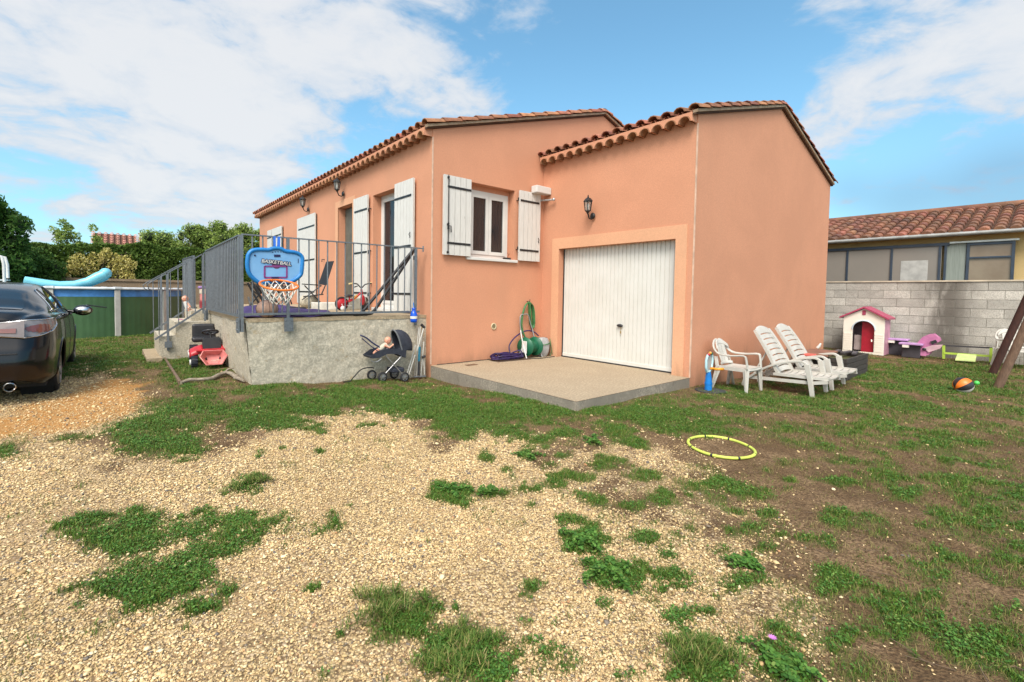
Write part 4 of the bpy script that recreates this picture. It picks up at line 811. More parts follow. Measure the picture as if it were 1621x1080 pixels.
for r in range(rows):
    y=ya-(.23 if r%2 else 0)
    while y<yb:
        y1=min(y+.46,yb); ys=max(y,ya)
        if y1-ys>.05:
            j=random.uniform(0,.006); b.box(j,.15,ys+.004,y1-.004,z0+r*hh+.004,z0+(r+1)*hh-.004)
        y+=.46
b.build('blocks',mBlock,bw,bevel=.004); m2.build('mortar',M('block_mortar',(.36,.345,.30),.95),bw); b=MB(); b.box(-.02,.21,ya,yb,z0+rows*hh,z0+rows*hh+.03); b.build('coping',M('pale_coping',(.60,.52,.40),.8),bw)
# neighbour house
NX=11.3; nh=thing('neighbour_house','low yellow house with brown tiled roof and glazed veranda above the block wall','house',(NX,0,0)); mYel=stucco('yellow_render',(.62,.46,.22),False)
e1=on(1312,383,'x',NX-.25); e2=on(1621,368,'x',NX-.25); EZ=2.66; NR=2.9
b=MB(); b.box(0,5,-10,3,-.2,EZ+.05); b.build('wall',mYel,nh)
r=MB(); sl=.30; r.add([(-.3,-10,EZ),(-.3,3,EZ),(NR,3,EZ+sl*(NR+.3)),(NR,-10,EZ+sl*(NR+.3)),(6,3,EZ),(6,-10,EZ)],[(0,1,2,3),(3,2,4,5)]); nro=r.build('roof',mDeck,nh)
mTileN=M('weathered_terracotta',(.30,.12,.068),.85,(.09,.052,.036),1.6,.9,.4,60,island=.32)
b=MB(); L=(NR+.3)*math.hypot(1,sl); d=Vector((1,0,sl)).normalized(); nn_=Vector((-sl,0,1)).normalized(); n=int(13/.23)
for i in range(n+1):
    y=-10+i*.23
    for k in range(9):
        s0=k*.375; vs=[]
        for s,rr,up in ((s0,.10,.03),(min(L,s0+.43),.082,.008)):
            for j in range(6): q=PI*j/5; vs.append(Vector((-.36,y,EZ-.01))+d*s+nn_*(up+rr*math.sin(q)*.9)+Vector((0,rr*math.cos(q),0)))
        b.add(vs,[(j,j+1,7+j,6+j) for j in range(5)]+[(0,1,2,3,4,5)])
b.build('roof_tiles',mTileN,nro,rec=False)
b=MB(); 
for k in range(37): b.tube([(NR,-10+k*.36,EZ+sl*(NR+.3)+.03),(NR,-10+k*.36+.40,EZ+sl*(NR+.3)+.045)],[.11,.095],10)
b.build('ridge_tiles',mTileN,nro,rec=False)
b=MB(); b.lathe([(.045,-10),(.045,3)],(-.36,0,EZ+.0),(0,1,0),8,0,2*PI); b.build('gutter',M('zinc_gutter',(.36,.37,.36),.5,metal=.3),nh)
b=MB(); b.box(-.3,.0,-10,3,EZ-.02,EZ-.0); b.build('eave_board',M('cream_soffit',(.62,.5,.3),.8),nh)
mBlueF=M('blue_grey_frame',(.035,.055,.085),.4); mFrost=M('frosted_pane',(.24,.22,.195),.25,(.20,.185,.165),.7,.8); mPale=M('pale_frame',(.55,.62,.62),.5)
vx=-.18
def yy(px): return on(px,400,'x',NX+vx).y
ver=MB(); ver.box(vx-.03,vx+.05,yy(1503),3,2.42,2.49); ver.box(vx-.03,vx+.05,yy(1491),3,1.50,1.56)
for px in (1342,1412,1488,1497,1290,1250): ver.box(vx-.025,vx+.045,yy(px)-.022,yy(px)+.022,1.56,2.44)
vf=ver.build('veranda_frame',mBlueF,nh,bevel=.004); b=MB(); b.box(vx+.005,vx+.02,yy(1491),3,1.56,2.44); b.build('frosted_panes',mFrost,vf)
b=MB(); y0,y1=yy(1470),yy(1427); b.box(vx+.0,vx+.004,y0,y1,1.56,2.10); b.build('white_panel',M('white_panel',(.44,.44,.42),.5),vf)
b=MB(); b.box(vx+.01,vx+.03,yy(1529),yy(1499),1.56,2.46); b.build('folded_screen',M('grey_net',(.17,.20,.18),.8,(.27,.31,.28),3,.9,stretch=(1,24,1)),vf)
w1=MB(); ya_,yb_=yy(1607),yy(1530)
for a,c,z0_,z1_ in ((ya_,yb_,2.40,2.46),(ya_,yb_,1.50,1.56),(yb_-.05,yb_,1.56,2.40),(ya_,ya_+.05,1.56,2.40),(ya_+.05,yb_-.05,2.10,2.14)): w1.box(vx-.02,vx+.05,a,c,z0_,z1_)
wf=w1.build('window_frame',mBlueF,nh,bevel=.004); b=MB(); b.box(vx+.015,vx+.03,ya_+.05,yb_-.05,1.56,2.40); b.build('pane',M('dim_pane',(.17,.12,.08),.08,(.26,.21,.15),1.4,.9),wf)
b=MB(); b.box(vx-.06,vx+.1,ya_-.05,yy(1503),2.46,2.50); b.build('window_head',mPale,nh,bevel=.004)
# ------------------------------------------------------------ helpers for objects
def strap(b,pts,ws,ts,side):
    "sweep a rectangular section: width ws along side, thickness ts"
    P=[Vector(p) for p in pts]; n=len(P); S=Vector(side).normalized(); vs=[]
    ws=ws if isinstance(ws,(list,tuple)) else [ws]*n; ts=ts if isinstance(ts,(list,tuple)) else [ts]*n
    for i in range(n):
        d=(P[min(i+1,n-1)]-P[max(i-1,0)]).normalized(); q=d.cross(S).normalized()
        vs+=[P[i]+S*ws[i]/2+q*ts[i]/2,P[i]-S*ws[i]/2+q*ts[i]/2,P[i]-S*ws[i]/2-q*ts[i]/2,P[i]+S*ws[i]/2-q*ts[i]/2]
    fs=[(4*i+k,4*i+(k+1)%4,4*i+4+(k+1)%4,4*i+4+k) for i in range(n-1) for k in range(4)]+[(0,1,2,3),(4*n-1,4*n-2,4*n-3,4*n-4)]
    b.add(vs,fs,False); return b
def bez(p0,p1,p2,n=6):
    p0,p1,p2=Vector(p0),Vector(p1),Vector(p2); return [p0*(1-t)**2+p1*2*t*(1-t)+p2*t*t for t in [i/n for i in range(n+1)]]
def smooth(pts,k=3):
    P=[Vector(p) for p in pts]; out=[]
    for i in range(len(P)-1):
        a=P[max(i-1,0)];b=P[i];c=P[i+1];d=P[min(i+2,len(P)-1)]
        for j in range(k): t=j/k; out.append(.5*((2*b)+(c-a)*t+(2*a-5*b+4*c-d)*t*t+(3*b-a-3*c+d)*t**3))
    return out+[P[-1]]
mWP=M('white_plastic',(.54,.525,.485),.42,(.44,.42,.375),5,.7,spec=.4); mRed=M('red_plastic',(.50,.02,.03),.35); mPinkP=M('faded_pink_plastic',(.66,.25,.23),.5,(.52,.17,.16),8); mTyre=M('toy_tyre',(.012,.014,.025),.6)
mBluP=M('blue_plastic',(.01,.20,.62),.35); mOr=M('orange_plastic',(.85,.20,.02),.4); mYelP=M('amber_plastic',(.80,.32,.02),.4); mWood=M('weathered_timber',(.24,.15,.10),.85,(.11,.065,.045),14,.8,.4,60,stretch=(3,3,.6))
# ------------------------------------------------------------ car
def itp(T,x):
    xs=[a for a,_ in T]; ys=[c for _,c in T]; return float(np.interp(x,xs,ys))
def sm_table(T):
    "smooth cubic lookup through a table"
    xs=np.array([a for a,_ in T],float); ys=np.array([c for _,c in T],float); m=np.zeros(len(xs)); d=np.diff(ys)/np.diff(xs)
    m[1:-1]=np.where(d[1:]*d[:-1]>0,2*d[1:]*d[:-1]/(d[1:]+d[:-1]+1e-12),0); m[0]=d[0]; m[-1]=d[-1]
    def f(x):
        x=min(max(x,xs[0]),xs[-1]); i=min(len(xs)-2,int(np.searchsorted(xs,x,'right')-1)); h=xs[i+1]-xs[i]; t=(x-xs[i])/h
        return (1+2*t)*(1-t)**2*ys[i]+t*(1-t)**2*h*m[i]+t*t*(3-2*t)*ys[i+1]+t*t*(t-1)*h*m[i+1]
    return f
CL=4.35
c_w=sm_table([(0,.60),(.06,.70),(.18,.79),(.4,.835),(.9,.855),(2,.86),(3.3,.85),(3.9,.80),(4.2,.68),(4.35,.5)])
c_zb=sm_table([(0,.30),(.2,.22),(.6,.20),(3.6,.18),(4.35,.24)]); c_zs=sm_table([(0,.92),(.3,.97),(1.2,.965),(2.4,.93),(3.2,.88),(3.9,.74),(4.35,.52)])
c_zt=sm_table([(0,.97),(.12,1.03),(.42,1.06),(.75,1.17),(1.1,1.28),(1.5,1.335),(2.0,1.355),(2.5,1.31),(3.0,1.10),(3.25,.95),(3.8,.84),(4.2,.70),(4.35,.54)])
c_wt=sm_table([(0,.50),(.3,.64),(.5,.66),(.8,.60),(1.2,.56),(2.2,.56),(2.9,.60),(3.2,.68),(3.9,.66),(4.35,.36)])
def csec(y,v):
    w,zb,zs,zt,wt=c_w(y),c_zb(y),c_zs(y),c_zt(y),c_wt(y); zt=max(zt,zs+.03)
    P=[(w*.90,zb),(w*.965,zb+.07),(w*.985,zb+.2),(w*1.0,(zb+zs)/2+.06),(w*.985,zs-.10),(w*.955,zs-.02),(w*.91,zs+.015),((w*.91+wt)/2+.025,(zs+zt-.05)/2+.01),(wt+.012,zt-.06),(wt*.86,zt-.022),(wt*.5,zt-.004),(0,zt)]
    s=v*(len(P)-1); i=min(len(P)-2,int(s)); t=s-i; a,b_,c,d=P[max(i-1,0)],P[i],P[i+1],P[min(i+2,len(P)-1)]
    cr=lambda a,b,c,d:.5*(2*b+(c-a)*t+(2*a-5*b+4*c-d)*t*t+(3*b-a-3*c+d)*t**3)
    x,z=cr(a[0],b_[0],c[0],d[0]),cr(a[1],b_[1],c[1],d[1])
    ry=0
    if y<.9: k=(1-y/.9)**2; ry=k*(.10*max(0,(z-.62))/.3 - .03*math.exp(-((z-.48)/.12)**2)+.05*max(0,.3-z)/.1)
    if y>3.9: ry=-.12*max(0,(z-.55))*(y-3.9)/.45
    return max(x,0),y+ry,z
CPOS=Vector((-5.24,.70,-.135)); car=thing('parked_car','glossy black saloon car parked on the gravel at the left edge, seen from behind','car',CPOS)
mPaint=M('black_car_paint',(.003,.004,.007),.22,coat=.35,spec=.35); mChrome=M('chrome',(.75,.76,.78),.12,metal=1); mCarG=M('tinted_car_glass',(.004,.005,.006),.03,coat=.4,spec=.5)
NU,NV=170,88
b=MB()
for s in (1,-1):
    b.grid(lambda u,v:(lambda p:(p[0]*s,p[1],p[2]))(csec(u*CL,v)),NU,NV,True)
for yy_ in (0,CL):
    pr=[csec(yy_,v/NV) for v in range(NV+1)]; b.grid(lambda u,v:(lambda p:(p[0]*(2*u-1),p[1],p[2]))(pr[int(round(v*NV))]),24,NV,True)
    lo=csec(yy_,0)
b.add([(s*csec(u/40*CL,0)[0],csec(u/40*CL,0)[1],csec(u/40*CL,0)[2]) for s in (-1,1) for u in range(41)],[(i,i+1,42+i,41+i) for i in range(40)])
WH=[(.76,.93,.31),(.76,3.60,.31)]
def arch(p): return abs(p[0])>.5 and any((p[1]-y)**2+(p[2]-r)**2<(r+.035)**2 for _,y,r in WH)
keep=[i for i,f in enumerate(b.f) if not arch([sum(b.v[k][j] for k in f)/len(f) for j in range(3)])]
b.f=[b.f[i] for i in keep]; b.s=[b.s[i] for i in keep]
body=b.build('body',mPaint,car,rec='weld')
for x,y,r in WH:
    for s in (1,-1):
        li=MB(); li.lathe([(0,-.30),(r+.05,-.30),(r+.05,-.02)],(s*(x+.04),y,r),(s,0,0),30,sm=False); li.build('wheel_well',mRub,car)
        lp=MB(); q=[]
        for k in range(25):
            a=-.28+(PI+.56)*k/24; yq,zq=y+(r+.04)*math.cos(a),r+(r+.04)*math.sin(a)
            v=min((abs(csec(yq,i/300)[2]-zq),i/300) for i in range(0,200))[1]; xx=csec(yq,v)[0]; q.append((s*(xx-.004),yq,zq))
        lp.tube(q,.016,6); lp.build('arch_lip',mPaint,car)
def patch(name,mat,cond,us=(0,1),vs_=(0,1),nu=120,nv=60,off=.005,parent=None,sides=(1,-1)):
    b=MB()
    for s in sides:
        g={}
        def pt(i,j):
            if (i,j) not in g:
                y=(us[0]+(us[1]-us[0])*i/nu)*CL; v=vs_[0]+(vs_[1]-vs_[0])*j/nv; p=Vector(csec(y,v)); a=Vector(csec(min(y+.01,CL),v))-p; c=Vector(csec(y,min(1,v+.004)))-Vector(csec(y,max(0,v-.004))); n=a.cross(c)
                if n.length<1e-9: n=Vector((0,0,1))
                n.normalize(); n=-n if n.x<-.01 or (abs(n.x)<=.01 and n.z<0) else n; q=p+n*off; g[(i,j)]=(q.x*s,q.y,q.z)
            return g[(i,j)]
        ids={}
        for i in range(nu):
            for j in range(nv):
                y=(us[0]+(us[1]-us[0])*(i+.5)/nu)*CL; v=vs_[0]+(vs_[1]-vs_[0])*(j+.5)/nv
                if cond(y,v): b.add([pt(i,j),pt(i+1,j),pt(i+1,j+1),pt(i,j+1)],[(0,1,2,3)],True)
    return b.build(name,mat,parent or car,rec='weld')
def patch2(*a,**k): return [patch(*a,sides=(q,),**k) for q in (1,-1)]
V=lambda k:k/11
# side windows between shoulder (v=6/11) and roof edge (8/11)
wr=lambda t:.86+.42*t; wf=lambda t:3.18-.86*t
def sidew(y,v,a=0):
    t=(v-V(6.25))/(V(8.0)-V(6.25)); return 0<t<1 and wr(t)<y<wf(t)
sw2=patch2('side_window',mCarG,sidew,(.16,.76),(V(6.25),V(8.0)),150,26)
def outline(pts,r,name,mat,parent):
    for s,pa in zip((1,-1),parent): b=MB(); b.tube([(lambda p:Vector((p[0]*s+s*.008,p[1],p[2])))(csec(y,v)) for y,v in pts],r,5,closed=True); b.build(name,mat,pa)
tv=lambda t:V(6.25)+t*(V(8)-V(6.25))
pts=[(wr(t/8),tv(t/8)) for t in range(9)]+[(wr(1)+(wf(1)-wr(1))*k/10,tv(1)) for k in range(1,10)]+[(wf(1-t/8),tv(1-t/8)) for t in range(9)]+[(wf(0)+(wr(0)-wf(0))*k/14,tv(0)) for k in range(1,14)]
outline(pts,.007,'window_trim',mChrome,sw2)
for s,pa in zip((1,-1),sw2):
  for yq in (1.28,1.95):
    b=MB(); b.tube([(lambda p:(p[0]*s+s*.01,p[1],p[2]))(csec(yq+(.10*t/6 if yq<1.5 else -.02*t/6),tv(t/6))) for t in range(7)],.016 if yq>1.5 else .01,4); b.build('pillar',mBlackP,pa)
patch('rear_window',mCarG,lambda y,v:.36+.0*v<y<.98-.06*(1-v)*6 and v>V(9.05),(.07,.25),(V(8.9),1),60,30)
patch('windscreen',mCarG,lambda y,v:2.5<y<3.12 and v>V(8.7),(.55,.74),(V(8.6),1),60,30)
# tail lamp: wraps the corner
def tl(y,v):
    z=csec(y,v)[2]; return y<.46 and .745+.26*y<z<.925+.02*y
tlp=patch2('tail_light',M('clear_lens',(.22,.21,.22),.12,coat=.6),lambda y,v:tl(y,v),(0,.1),(V(3),V(6.5)),60,40,.008)
mRL=M('red_lens',(.19,.06,.05),.1,coat=1)
for q,pa in zip((1,-1),tlp): patch('red_lens',mRL,lambda y,v:((y-.12)/.11)**2+((csec(y,v)[2]-.835)/.045)**2<1,(0,.06),(V(3),V(6.5)),50,40,.013,pa,sides=(q,))
for s,pa in zip((1,-1),tlp):
    b=MB(); pts=[(.46*k/8,.742+.26*.46*k/8) for k in range(9)]+[(.46*k/8,.93+.02*.46*k/8) for k in range(8,-1,-1)]
    q=[]
    for y,z in pts:
        v=min((abs(csec(y,i/200)[2]-z),i/200) for i in range(40,130))[1]; p=csec(y,v); q.append((p[0]*s+s*.008,p[1]-.006,p[2]))
    b.tube(q,.008,6,closed=True); b.build('trim',mChrome,pa)
    b=MB(); b.prism([(s*.612,.03,.752),(s*.612,.075,.925),(s*.34,.085,.895),(s*.30,.05,.79)],(0,-.022,0)); b.build('inner_lens',M('lens2',(.20,.17,.17),.15,coat=.6),pa,bevel=.012)
    b=MB(); b.prism([(s*.55,.012,.80),(s*.55,.025,.85),(s*.36,.035,.845),(s*.35,.022,.81)],(0,.01,0)); b.build('red_lens',mRL,pa)
    b=MB(); b.tube([(s*.63,.06,.932),(s*.34,.07,.902),(s*.29,.035,.785),(s*.62,.02,.747)],.006,5); b.build('trim',mChrome,pa)
# number plate recess, trunk line, bumper lines
b=MB(); b.box(-.56,.56,-.035,.02,.58,.590); b.build('trunk_gap',mBlackP,car)
for s in(1,-1): b=MB(); b.lathe([(.045,0),(.05,.005),(.05,.08),(.038,.08),(.038,.0)],(s*.50,-.05,.24),(0,1,0),18); b.build('exhaust',mChrome,car)
for x,y,r in WH:
    for s in (1,-1):
        if s<0 and False: continue
        b=MB(); b.lathe([(r-.085,-.08),(r-.02,-.085),(r,-.06),(r,.06),(r-.02,.085),(r-.085,.08),(r-.095,.06)],(s*(x-.035),y,r),(s,0,0),40); w=b.build('tyre',mRub,None); w.parent=None
        wh=bpy.data.objects.new('wheel',None); COL.objects.link(wh); wh.parent=car; w.parent=wh
        c=Vector((s*(x+.045),y,r)); b=MB(); b.lathe([(r-.088,.0),(r-.098,.02),(r-.105,.02),(r-.115,-.03),(r-.12,-.09)],c,(s,0,0),40); b.lathe([(0,.0),(.04,0),(.05,-.03)],c,(s,0,0),20)
        for k in range(10):
            a=2*PI*k/10; d=Vector((0,math.cos(a),math.sin(a))); q=Vector((0,-math.sin(a),math.cos(a)))
            strap(b,[c+d*.03+Vector((-s*.01,0,0)),c+d*(r-.10)+Vector((s*.008,0,0))],[.04,.022],.016,q)
        b.build('rim',M('alloy',(.42,.42,.45),.3,metal=.8) if 'alloy' not in bpy.data.materials else bpy.data.materials['alloy'],wh)
        b=MB(); b.lathe([(0,0),(r-.1,0)],c-Vector((s*.10,0,0)),(s,0,0),24); b.build('brake_disc',mBlackP,wh)
def crp(y,v,o=.0): p=csec(y,v); return Vector((p[0]+o,p[1],p[2]))
for s in (1,-1):
    f=lambda p:Vector((p.x*s,p.y,p.z))
    b=MB(); c=Vector((.97*s,2.86,.93)); b.ball(c,(.12,.075,.085),14); b.tube([f(crp(2.9,V(6))),c-Vector((.06*s,0,.03))],.025,6); mr=b.build('door_mirror',mPaint,car)
    b=MB(); b.ball(c-Vector((0,.02,0)),(.105,.065,.07),12); b.build('mirror_glass',mChrome,mr)
for y in (1.45,2.35): b=MB(); b.tube([crp(y,V(4.75),.012),crp(y+.02,V(4.8),.03),crp(y+.13,V(4.8),.03),crp(y+.15,V(4.75),.012)],.011,6); b.build('door_handle',mPaint,car)
for y,z in ((1.25,0),(2.05,0),(2.95,0)):
    b=MB(); b.tube([crp(y+(.03*math.sin(k/3) if y>1.3 else .25*max(0,(.62-k/12))),V(1)+(V(6.2)-V(1))*k/12,.001) for k in range(13)],.0035,4); b.build('door_gap',mBlackP,car)
q=on(137,483,'y',4.6); q2=on(169,487,'y',4.7); b=MB(); b.tube([q-CPOS,q2-CPOS],.011,6); b.tube([q-CPOS,Vector((.95,2.95,.93))],.011,6); b.build('side_rod',mBlackP,car)
b=MB(); b.lathe([(0,-.85),(.22,-.85),(.22,.85),(0,.85)],(0,0,0),(1,0,0),12) if False else b.box(-.74,.74,.35,4.0,.17,.3); b.build('underbody',mRub,car)
# ------------------------------------------------------------ ride on tractor
TP=gp(337,580); tr=thing('toy_tractor','red and black ride-on toy tractor with faded pink front bucket','toy tractor',(TP.x,TP.y+.02,TP.z),R(-4))
for x,y,r,w in ((-.235,-.06,.085,.08),(.235,-.06,.085,.08),(-.22,.50,.14,.11),(.22,.50,.14,.11)):
    b=MB(); b.lathe([(0,-w/2),(r*.55,-w/2),(r*.9,-w/2),(r,-w/3),(r,w/3),(r*.9,w/2),(r*.55,w/2),(0,w/2)],(x,y,r),(1,0,0),20); 
    for k in range(12): a=2*PI*k/12; b.obox((x,y+math.cos(a)*r,r+math.sin(a)*r),(w/2,.012,.008),Matrix.Rotation(a+PI/2,3,'X'))
    wo=b.build('wheel',mTyre,tr); b=MB(); b.lathe([(0,.0),(r*.5,0),(r*.5,.02),(0,.02)],(x+(w/2 if x>0 else -w/2-.02),y,r),(1,0,0),14); b.build('hub',mWhite,wo)
for s in(-1,1):
    b=MB(); b.grid(lambda u,v:(s*(.12+.17*v),.02+.36*u,.235+.075*math.sin(u*PI)*(1-.3*v)-.05*v*v-.04*(u<.01)),10,6); b.build('fender',mRed,tr,solid=.012)
b=MB(); b.obox((0,.2,.2),(.13,.26,.035)); b.obox((0,.03,.245),(.21,.045,.018)); b.build('chassis',mRed,tr,bevel=.012)
b=MB(); b.prism([(-.125,.08,.24),(.125,.08,.24),(.115,.10,.42),(-.115,.10,.42)],(0,.2,0)); b.build('bonnet',mBlackP,tr,bevel=.02)
b=MB(); c=Vector((-.01,.24,.50)); Mx=Matrix.Rotation(R(-22),3,'X'); b.tube([c+Mx@Vector((.105*math.cos(a),.105*math.sin(a),0)) for a in [2*PI*k/24 for k in range(24)]],.014,7,closed=True)
for a in (0,2.1,4.2): b.tube([c,c+Mx@Vector((.1*math.cos(a),.1*math.sin(a),0))],.01,5)
b.tube([c,c+Vector((0,-.04,-.12))],.016,6); b.build('steering_wheel',mBlackP,tr)
b=MB(); b.obox((-.07,.60,.36),(.17,.10,.04)); b.obox((-.07,.71,.47),(.16,.03,.13)); b.build('seat',mBlackP,tr,bevel=.03)
b=MB(); o_=[(-.13,-.14,.255),(.13,-.14,.255),(.175,-.22,.18),(.10,-.29,.065),(-.10,-.29,.065),(-.175,-.22,.18)]; i_=[(-.085,-.06,.18),(.085,-.06,.18),(.10,-.10,.12),(.06,-.15,.055),(-.06,-.15,.055),(-.10,-.10,.12)]
b.add(o_+i_,[(i,(i+1)%6,6+(i+1)%6,6+i) for i in range(6)]+[(6,7,8,9,10,11)]); b.build('bucket',mPinkP,tr,solid=.014)
b=MB(); 
for s in(-1,1): b.tube([(s*.09,-.12,.12),(s*.09,.05,.2)],.015,6)
b.build('loader_arm',mBlackP,tr)
o=MB().tube([(0,0,0),(.03,.01,.01),(.06,-.01,.015)],.006,5).tube([(.03,0,.01),(.04,.02,.03)],.005,5).tube([(-.05,0,0),(-.02,.01,.01),(0,-.01,0)],.006,5).build('twigs',M('pale_twig',(.55,.5,.4),.9)); o.location=(TP.x-.0,TP.y-.17,TP.z+.10); tag(o,'pale broken twigs lying in the pink tractor bucket','twigs')
# ------------------------------------------------------------ doll pram with doll
def A(y0): return lambda px,py,dy=0:on(px,py,'y',y0+dy)
a=A(-.17); O=Vector((on(620,600,'y',-.1).x,-.1,-.15)); pram=thing('doll_pram','navy toy pram with silver crossed frame against the terrace wall','doll pram',O)
def pb(fn,name,mat,parent=None,**k):
    b=MB(); fn(b); b.v=[tuple(Vector(v)-O) for v in b.v]; return b.build(name,mat,parent or pram,**k)
mNavy=M('navy_fabric',(.018,.022,.035),.85,(.03,.035,.05),20); mSil=M('silver_tube',(.5,.5,.52),.3,metal=.8)
for px,py,dy in ((605.5,599,0),(640.5,597,0),(588.5,593.5,.22),(624,592,.22)):
    c=a(px,py,dy); c.z=max(c.z,zg(c.x,c.y)+.07); r=.072
    w=pb(lambda b:b.lathe([(r*.68,-.018),(r*.95,-.018),(r,-.008),(r,.008),(r*.95,.018),(r*.68,.018),(r*.66,0)],c,(0,1,0),24),'wheel',mRub)
    def sp(b):
        for k in range(5):
            an=2*PI*k/5+.3; strap(b,[c+Vector((0,-.012,0)),c+Vector((math.cos(an)*r*.68,-.012,math.sin(an)*r*.68))],[.02,.014],.008,(-math.sin(an),0,math.cos(an)))
        b.lathe([(r*.62,-.014),(r*.7,-.016),(r*.7,.0)],c,(0,1,0),20); b.lathe([(0,-.02),(.018,-.018)],c,(0,1,0),10)
    pb(sp,'rim',mSil,w)
def fr(b):
    for dy in (0,.22):
        b.tube([a(605,597,dy),a(641,558,dy)],.009,7); b.tube([a(639,595,dy),a(606,558,dy)],.009,7)
        b.tube([a(608,558,dy),a(611,553,dy),a(613,552,dy)],.008,6)
    b.tube([a(605,597,0),a(605,597,.22)],.007,6); b.tube([a(639,595,0),a(639,595,.22)],.007,6)
    b.tube(smooth([a(585,567,-.02),a(589,572,-.02),a(596,573,-.02),a(604,568,-.02)]),.007,6)
pb(fr,'frame',mSil)
pb(lambda b:(b.tube(smooth([a(601,550),a(590,543),a(580,535),a(571,531)])+[a(571,531,.22)]+smooth([a(571,531,.22),a(580,535,.22),a(590,543,.22),a(601,550,.22)]),.011,7),b.tube([a(573,536),a(586,547),a(598,556)],.007,6)),'handle',M('navy_foam',(.015,.022,.09),.7))
def cot(b):
    L=[(587,562,.02),(597,556,.03),(610,552,.05),(628,552,.055),(641,553,.05),(644,560,.02)]; vs=[]
    top=[a(586,564),a(597,556),a(611,552),(a(628,552)),a(643,548)]; bot=[a(588,567),a(600,566),a(612,560),a(628,560),a(641,566)]
    for dy in (-.015,.235): vs+=[p+Vector((0,dy,0)) for p in top]+[p+Vector((0,dy,0)) for p in bot]
    b.add(vs,[(i,i+1,6+i,5+i) for i in range(4)]+[(10+i,11+i,16+i,15+i) for i in range(4)]+[(5+i,6+i,16+i,15+i) for i in range(4)]+[(0,5,15,10),(4,9,19,14)])
pb(cot,'carrycot',mNavy,solid=.012)
def hood(b):
    piv=a(630,553,.11); 
    rimA=lambda t:a(609+ (628-609)*.5,0,.11)
    W2=.125
    def fn(u,v):
        # ribs swing from the front bow to the rear edge
        an=R(105)-u*R(112); rr=.30-.04*u; q=PI*v
        return piv+Vector((math.cos(an)*rr*.86*math.sin(q)**.6,-W2*math.cos(q),math.sin(an)*rr*math.sin(q)**.6))
    b.grid(fn,8,14)
pb(hood,'hood',mNavy,solid=.006)
pb(lambda b:b.tube([a(630,553,.11)+Vector((math.cos(R(105))*.30*math.sin(PI*v/14)**.6,-.125*math.cos(PI*v/14),math.sin(R(105))*.30*math.sin(PI*v/14)**.6)) for v in range(15)],.012,6),'hood_trim',M('grey_trim',(.13,.14,.15),.8))
pb(lambda b:b.obox(a(626,585,.1),(.10,.10,.035)),'basket',mNavy,bevel=.02)
mSkin=M('doll_vinyl',(.72,.36,.24),.45,(.62,.27,.18),8); mCloth=M('cream_doll_suit',(.55,.52,.42),.9)
dl=thing('doll','baby doll in cream suit lying back in the navy pram','doll',a(614,545,.09))
def db(fn,n,m,par=None,base=None):
    b=MB(); fn(b); B=dl.location; b.v=[tuple(Vector(v)-B) for v in b.v]; return b.build(n,m,par or dl)
h=a(614,539,.09)
bd=db(lambda b:(b.ball(h,(.052,.048,.055),14),b.tube(smooth([a(612,545,.09),a(607,548,.09),a(601,553,.09)]),[.03]*1+[.032]*5+[.03],8),b.tube([a(609,547,.03),a(616,551,.02),a(621,547,.02)],[.02,.016,.012],7),b.ball(a(622,546,.02),.016,8),b.tube([a(600,554,.05),a(594,557,.05),a(591,560,.05)],[.022,.018,.014],7),b.tube([a(601,553,.13),a(596,555,.13),a(592,558,.13)],[.022,.018,.014],7),b.ball(h+Vector((-.03,-.045,-.005)),.008,6)),'body',mSkin)
db(lambda b:(b.tube([a(611.5,545.5,.09),a(607,548.5,.09),a(600,554,.09)],[.036,.042,.034],10),b.tube([a(610,547,.04),a(615,550,.03)],[.024,.02],8)),'romper',mCloth)
db(lambda b:(b.ball(h+Vector((-.022,-.044,.008)),.005,6),b.ball(h+Vector((.008,-.05,.008)),.005,6)),'eyes',mBlackP)
# ------------------------------------------------------------ bundle of folded poles
a=A(.02); pl=thing('pole_bundle','bundle of white folded metal poles leaning in the corner by the slab','poles',a(661,597))
def pole(p,q,r,m,dy=0,name='pole'):
    b=MB(); B=pl.location; b.tube([a(*p,dy)-B,a(*q,dy)-B],r,7); return b.build(name,m,pl)
for p,q,dy in (((658,546),(644.5,592),-.08),((657,562),(647.5,593),-.1),((665.5,517),(659.5,595),0),((663,519),(656.5,594),.03),((670.5,520),(660.5,555),-.05),((671,541),(666,596),-.03),((670.6,566),(672,593),-.02),((668,530),(661,592),.05)): pole(p,q,.011,mWP,dy)
pole((664.4,549),(663.2,572),.02,M('teal_tube',(.02,.18,.28),.4),-.06,'grip'); pole((663.2,572),(662.5,594),.018,mBlackP,-.06,'foot_tube'); pole((667,514),(672,519),.022,mBlackP,-.02,'cap'); pole((668,566),(673,564),.02,mBlackP,-.05,'joint'); pole((655,597),(674,596),.014,mGalv,-.05,'foot')
# blue bottle
c=on(655,500,'y',.03); b=MB(); b.lathe([(0,-.105),(.05,-.10),(.055,-.07),(.055,.02),(.045,.05),(.03,.075),(.028,.10),(.035,.12),(0,.125)],c,n=14); o=b.build('water_jug',M('blue_plastic_jug',(.005,.09,.62),.2)); tag(o,'blue plastic jug with white label hanging at the railing end','jug')
b=MB(); b.lathe([(.057,-.045),(.057,-.005)],c,n=14); b.build('paper_label',mWhite,o); b=MB(); b.tube([c+Vector((0,0,.12)),c+Vector((.02,.05,.20)),Vector((c.x+.06,.10,TZ+.075))],.006,5); b.build('strap',mBluP,o)
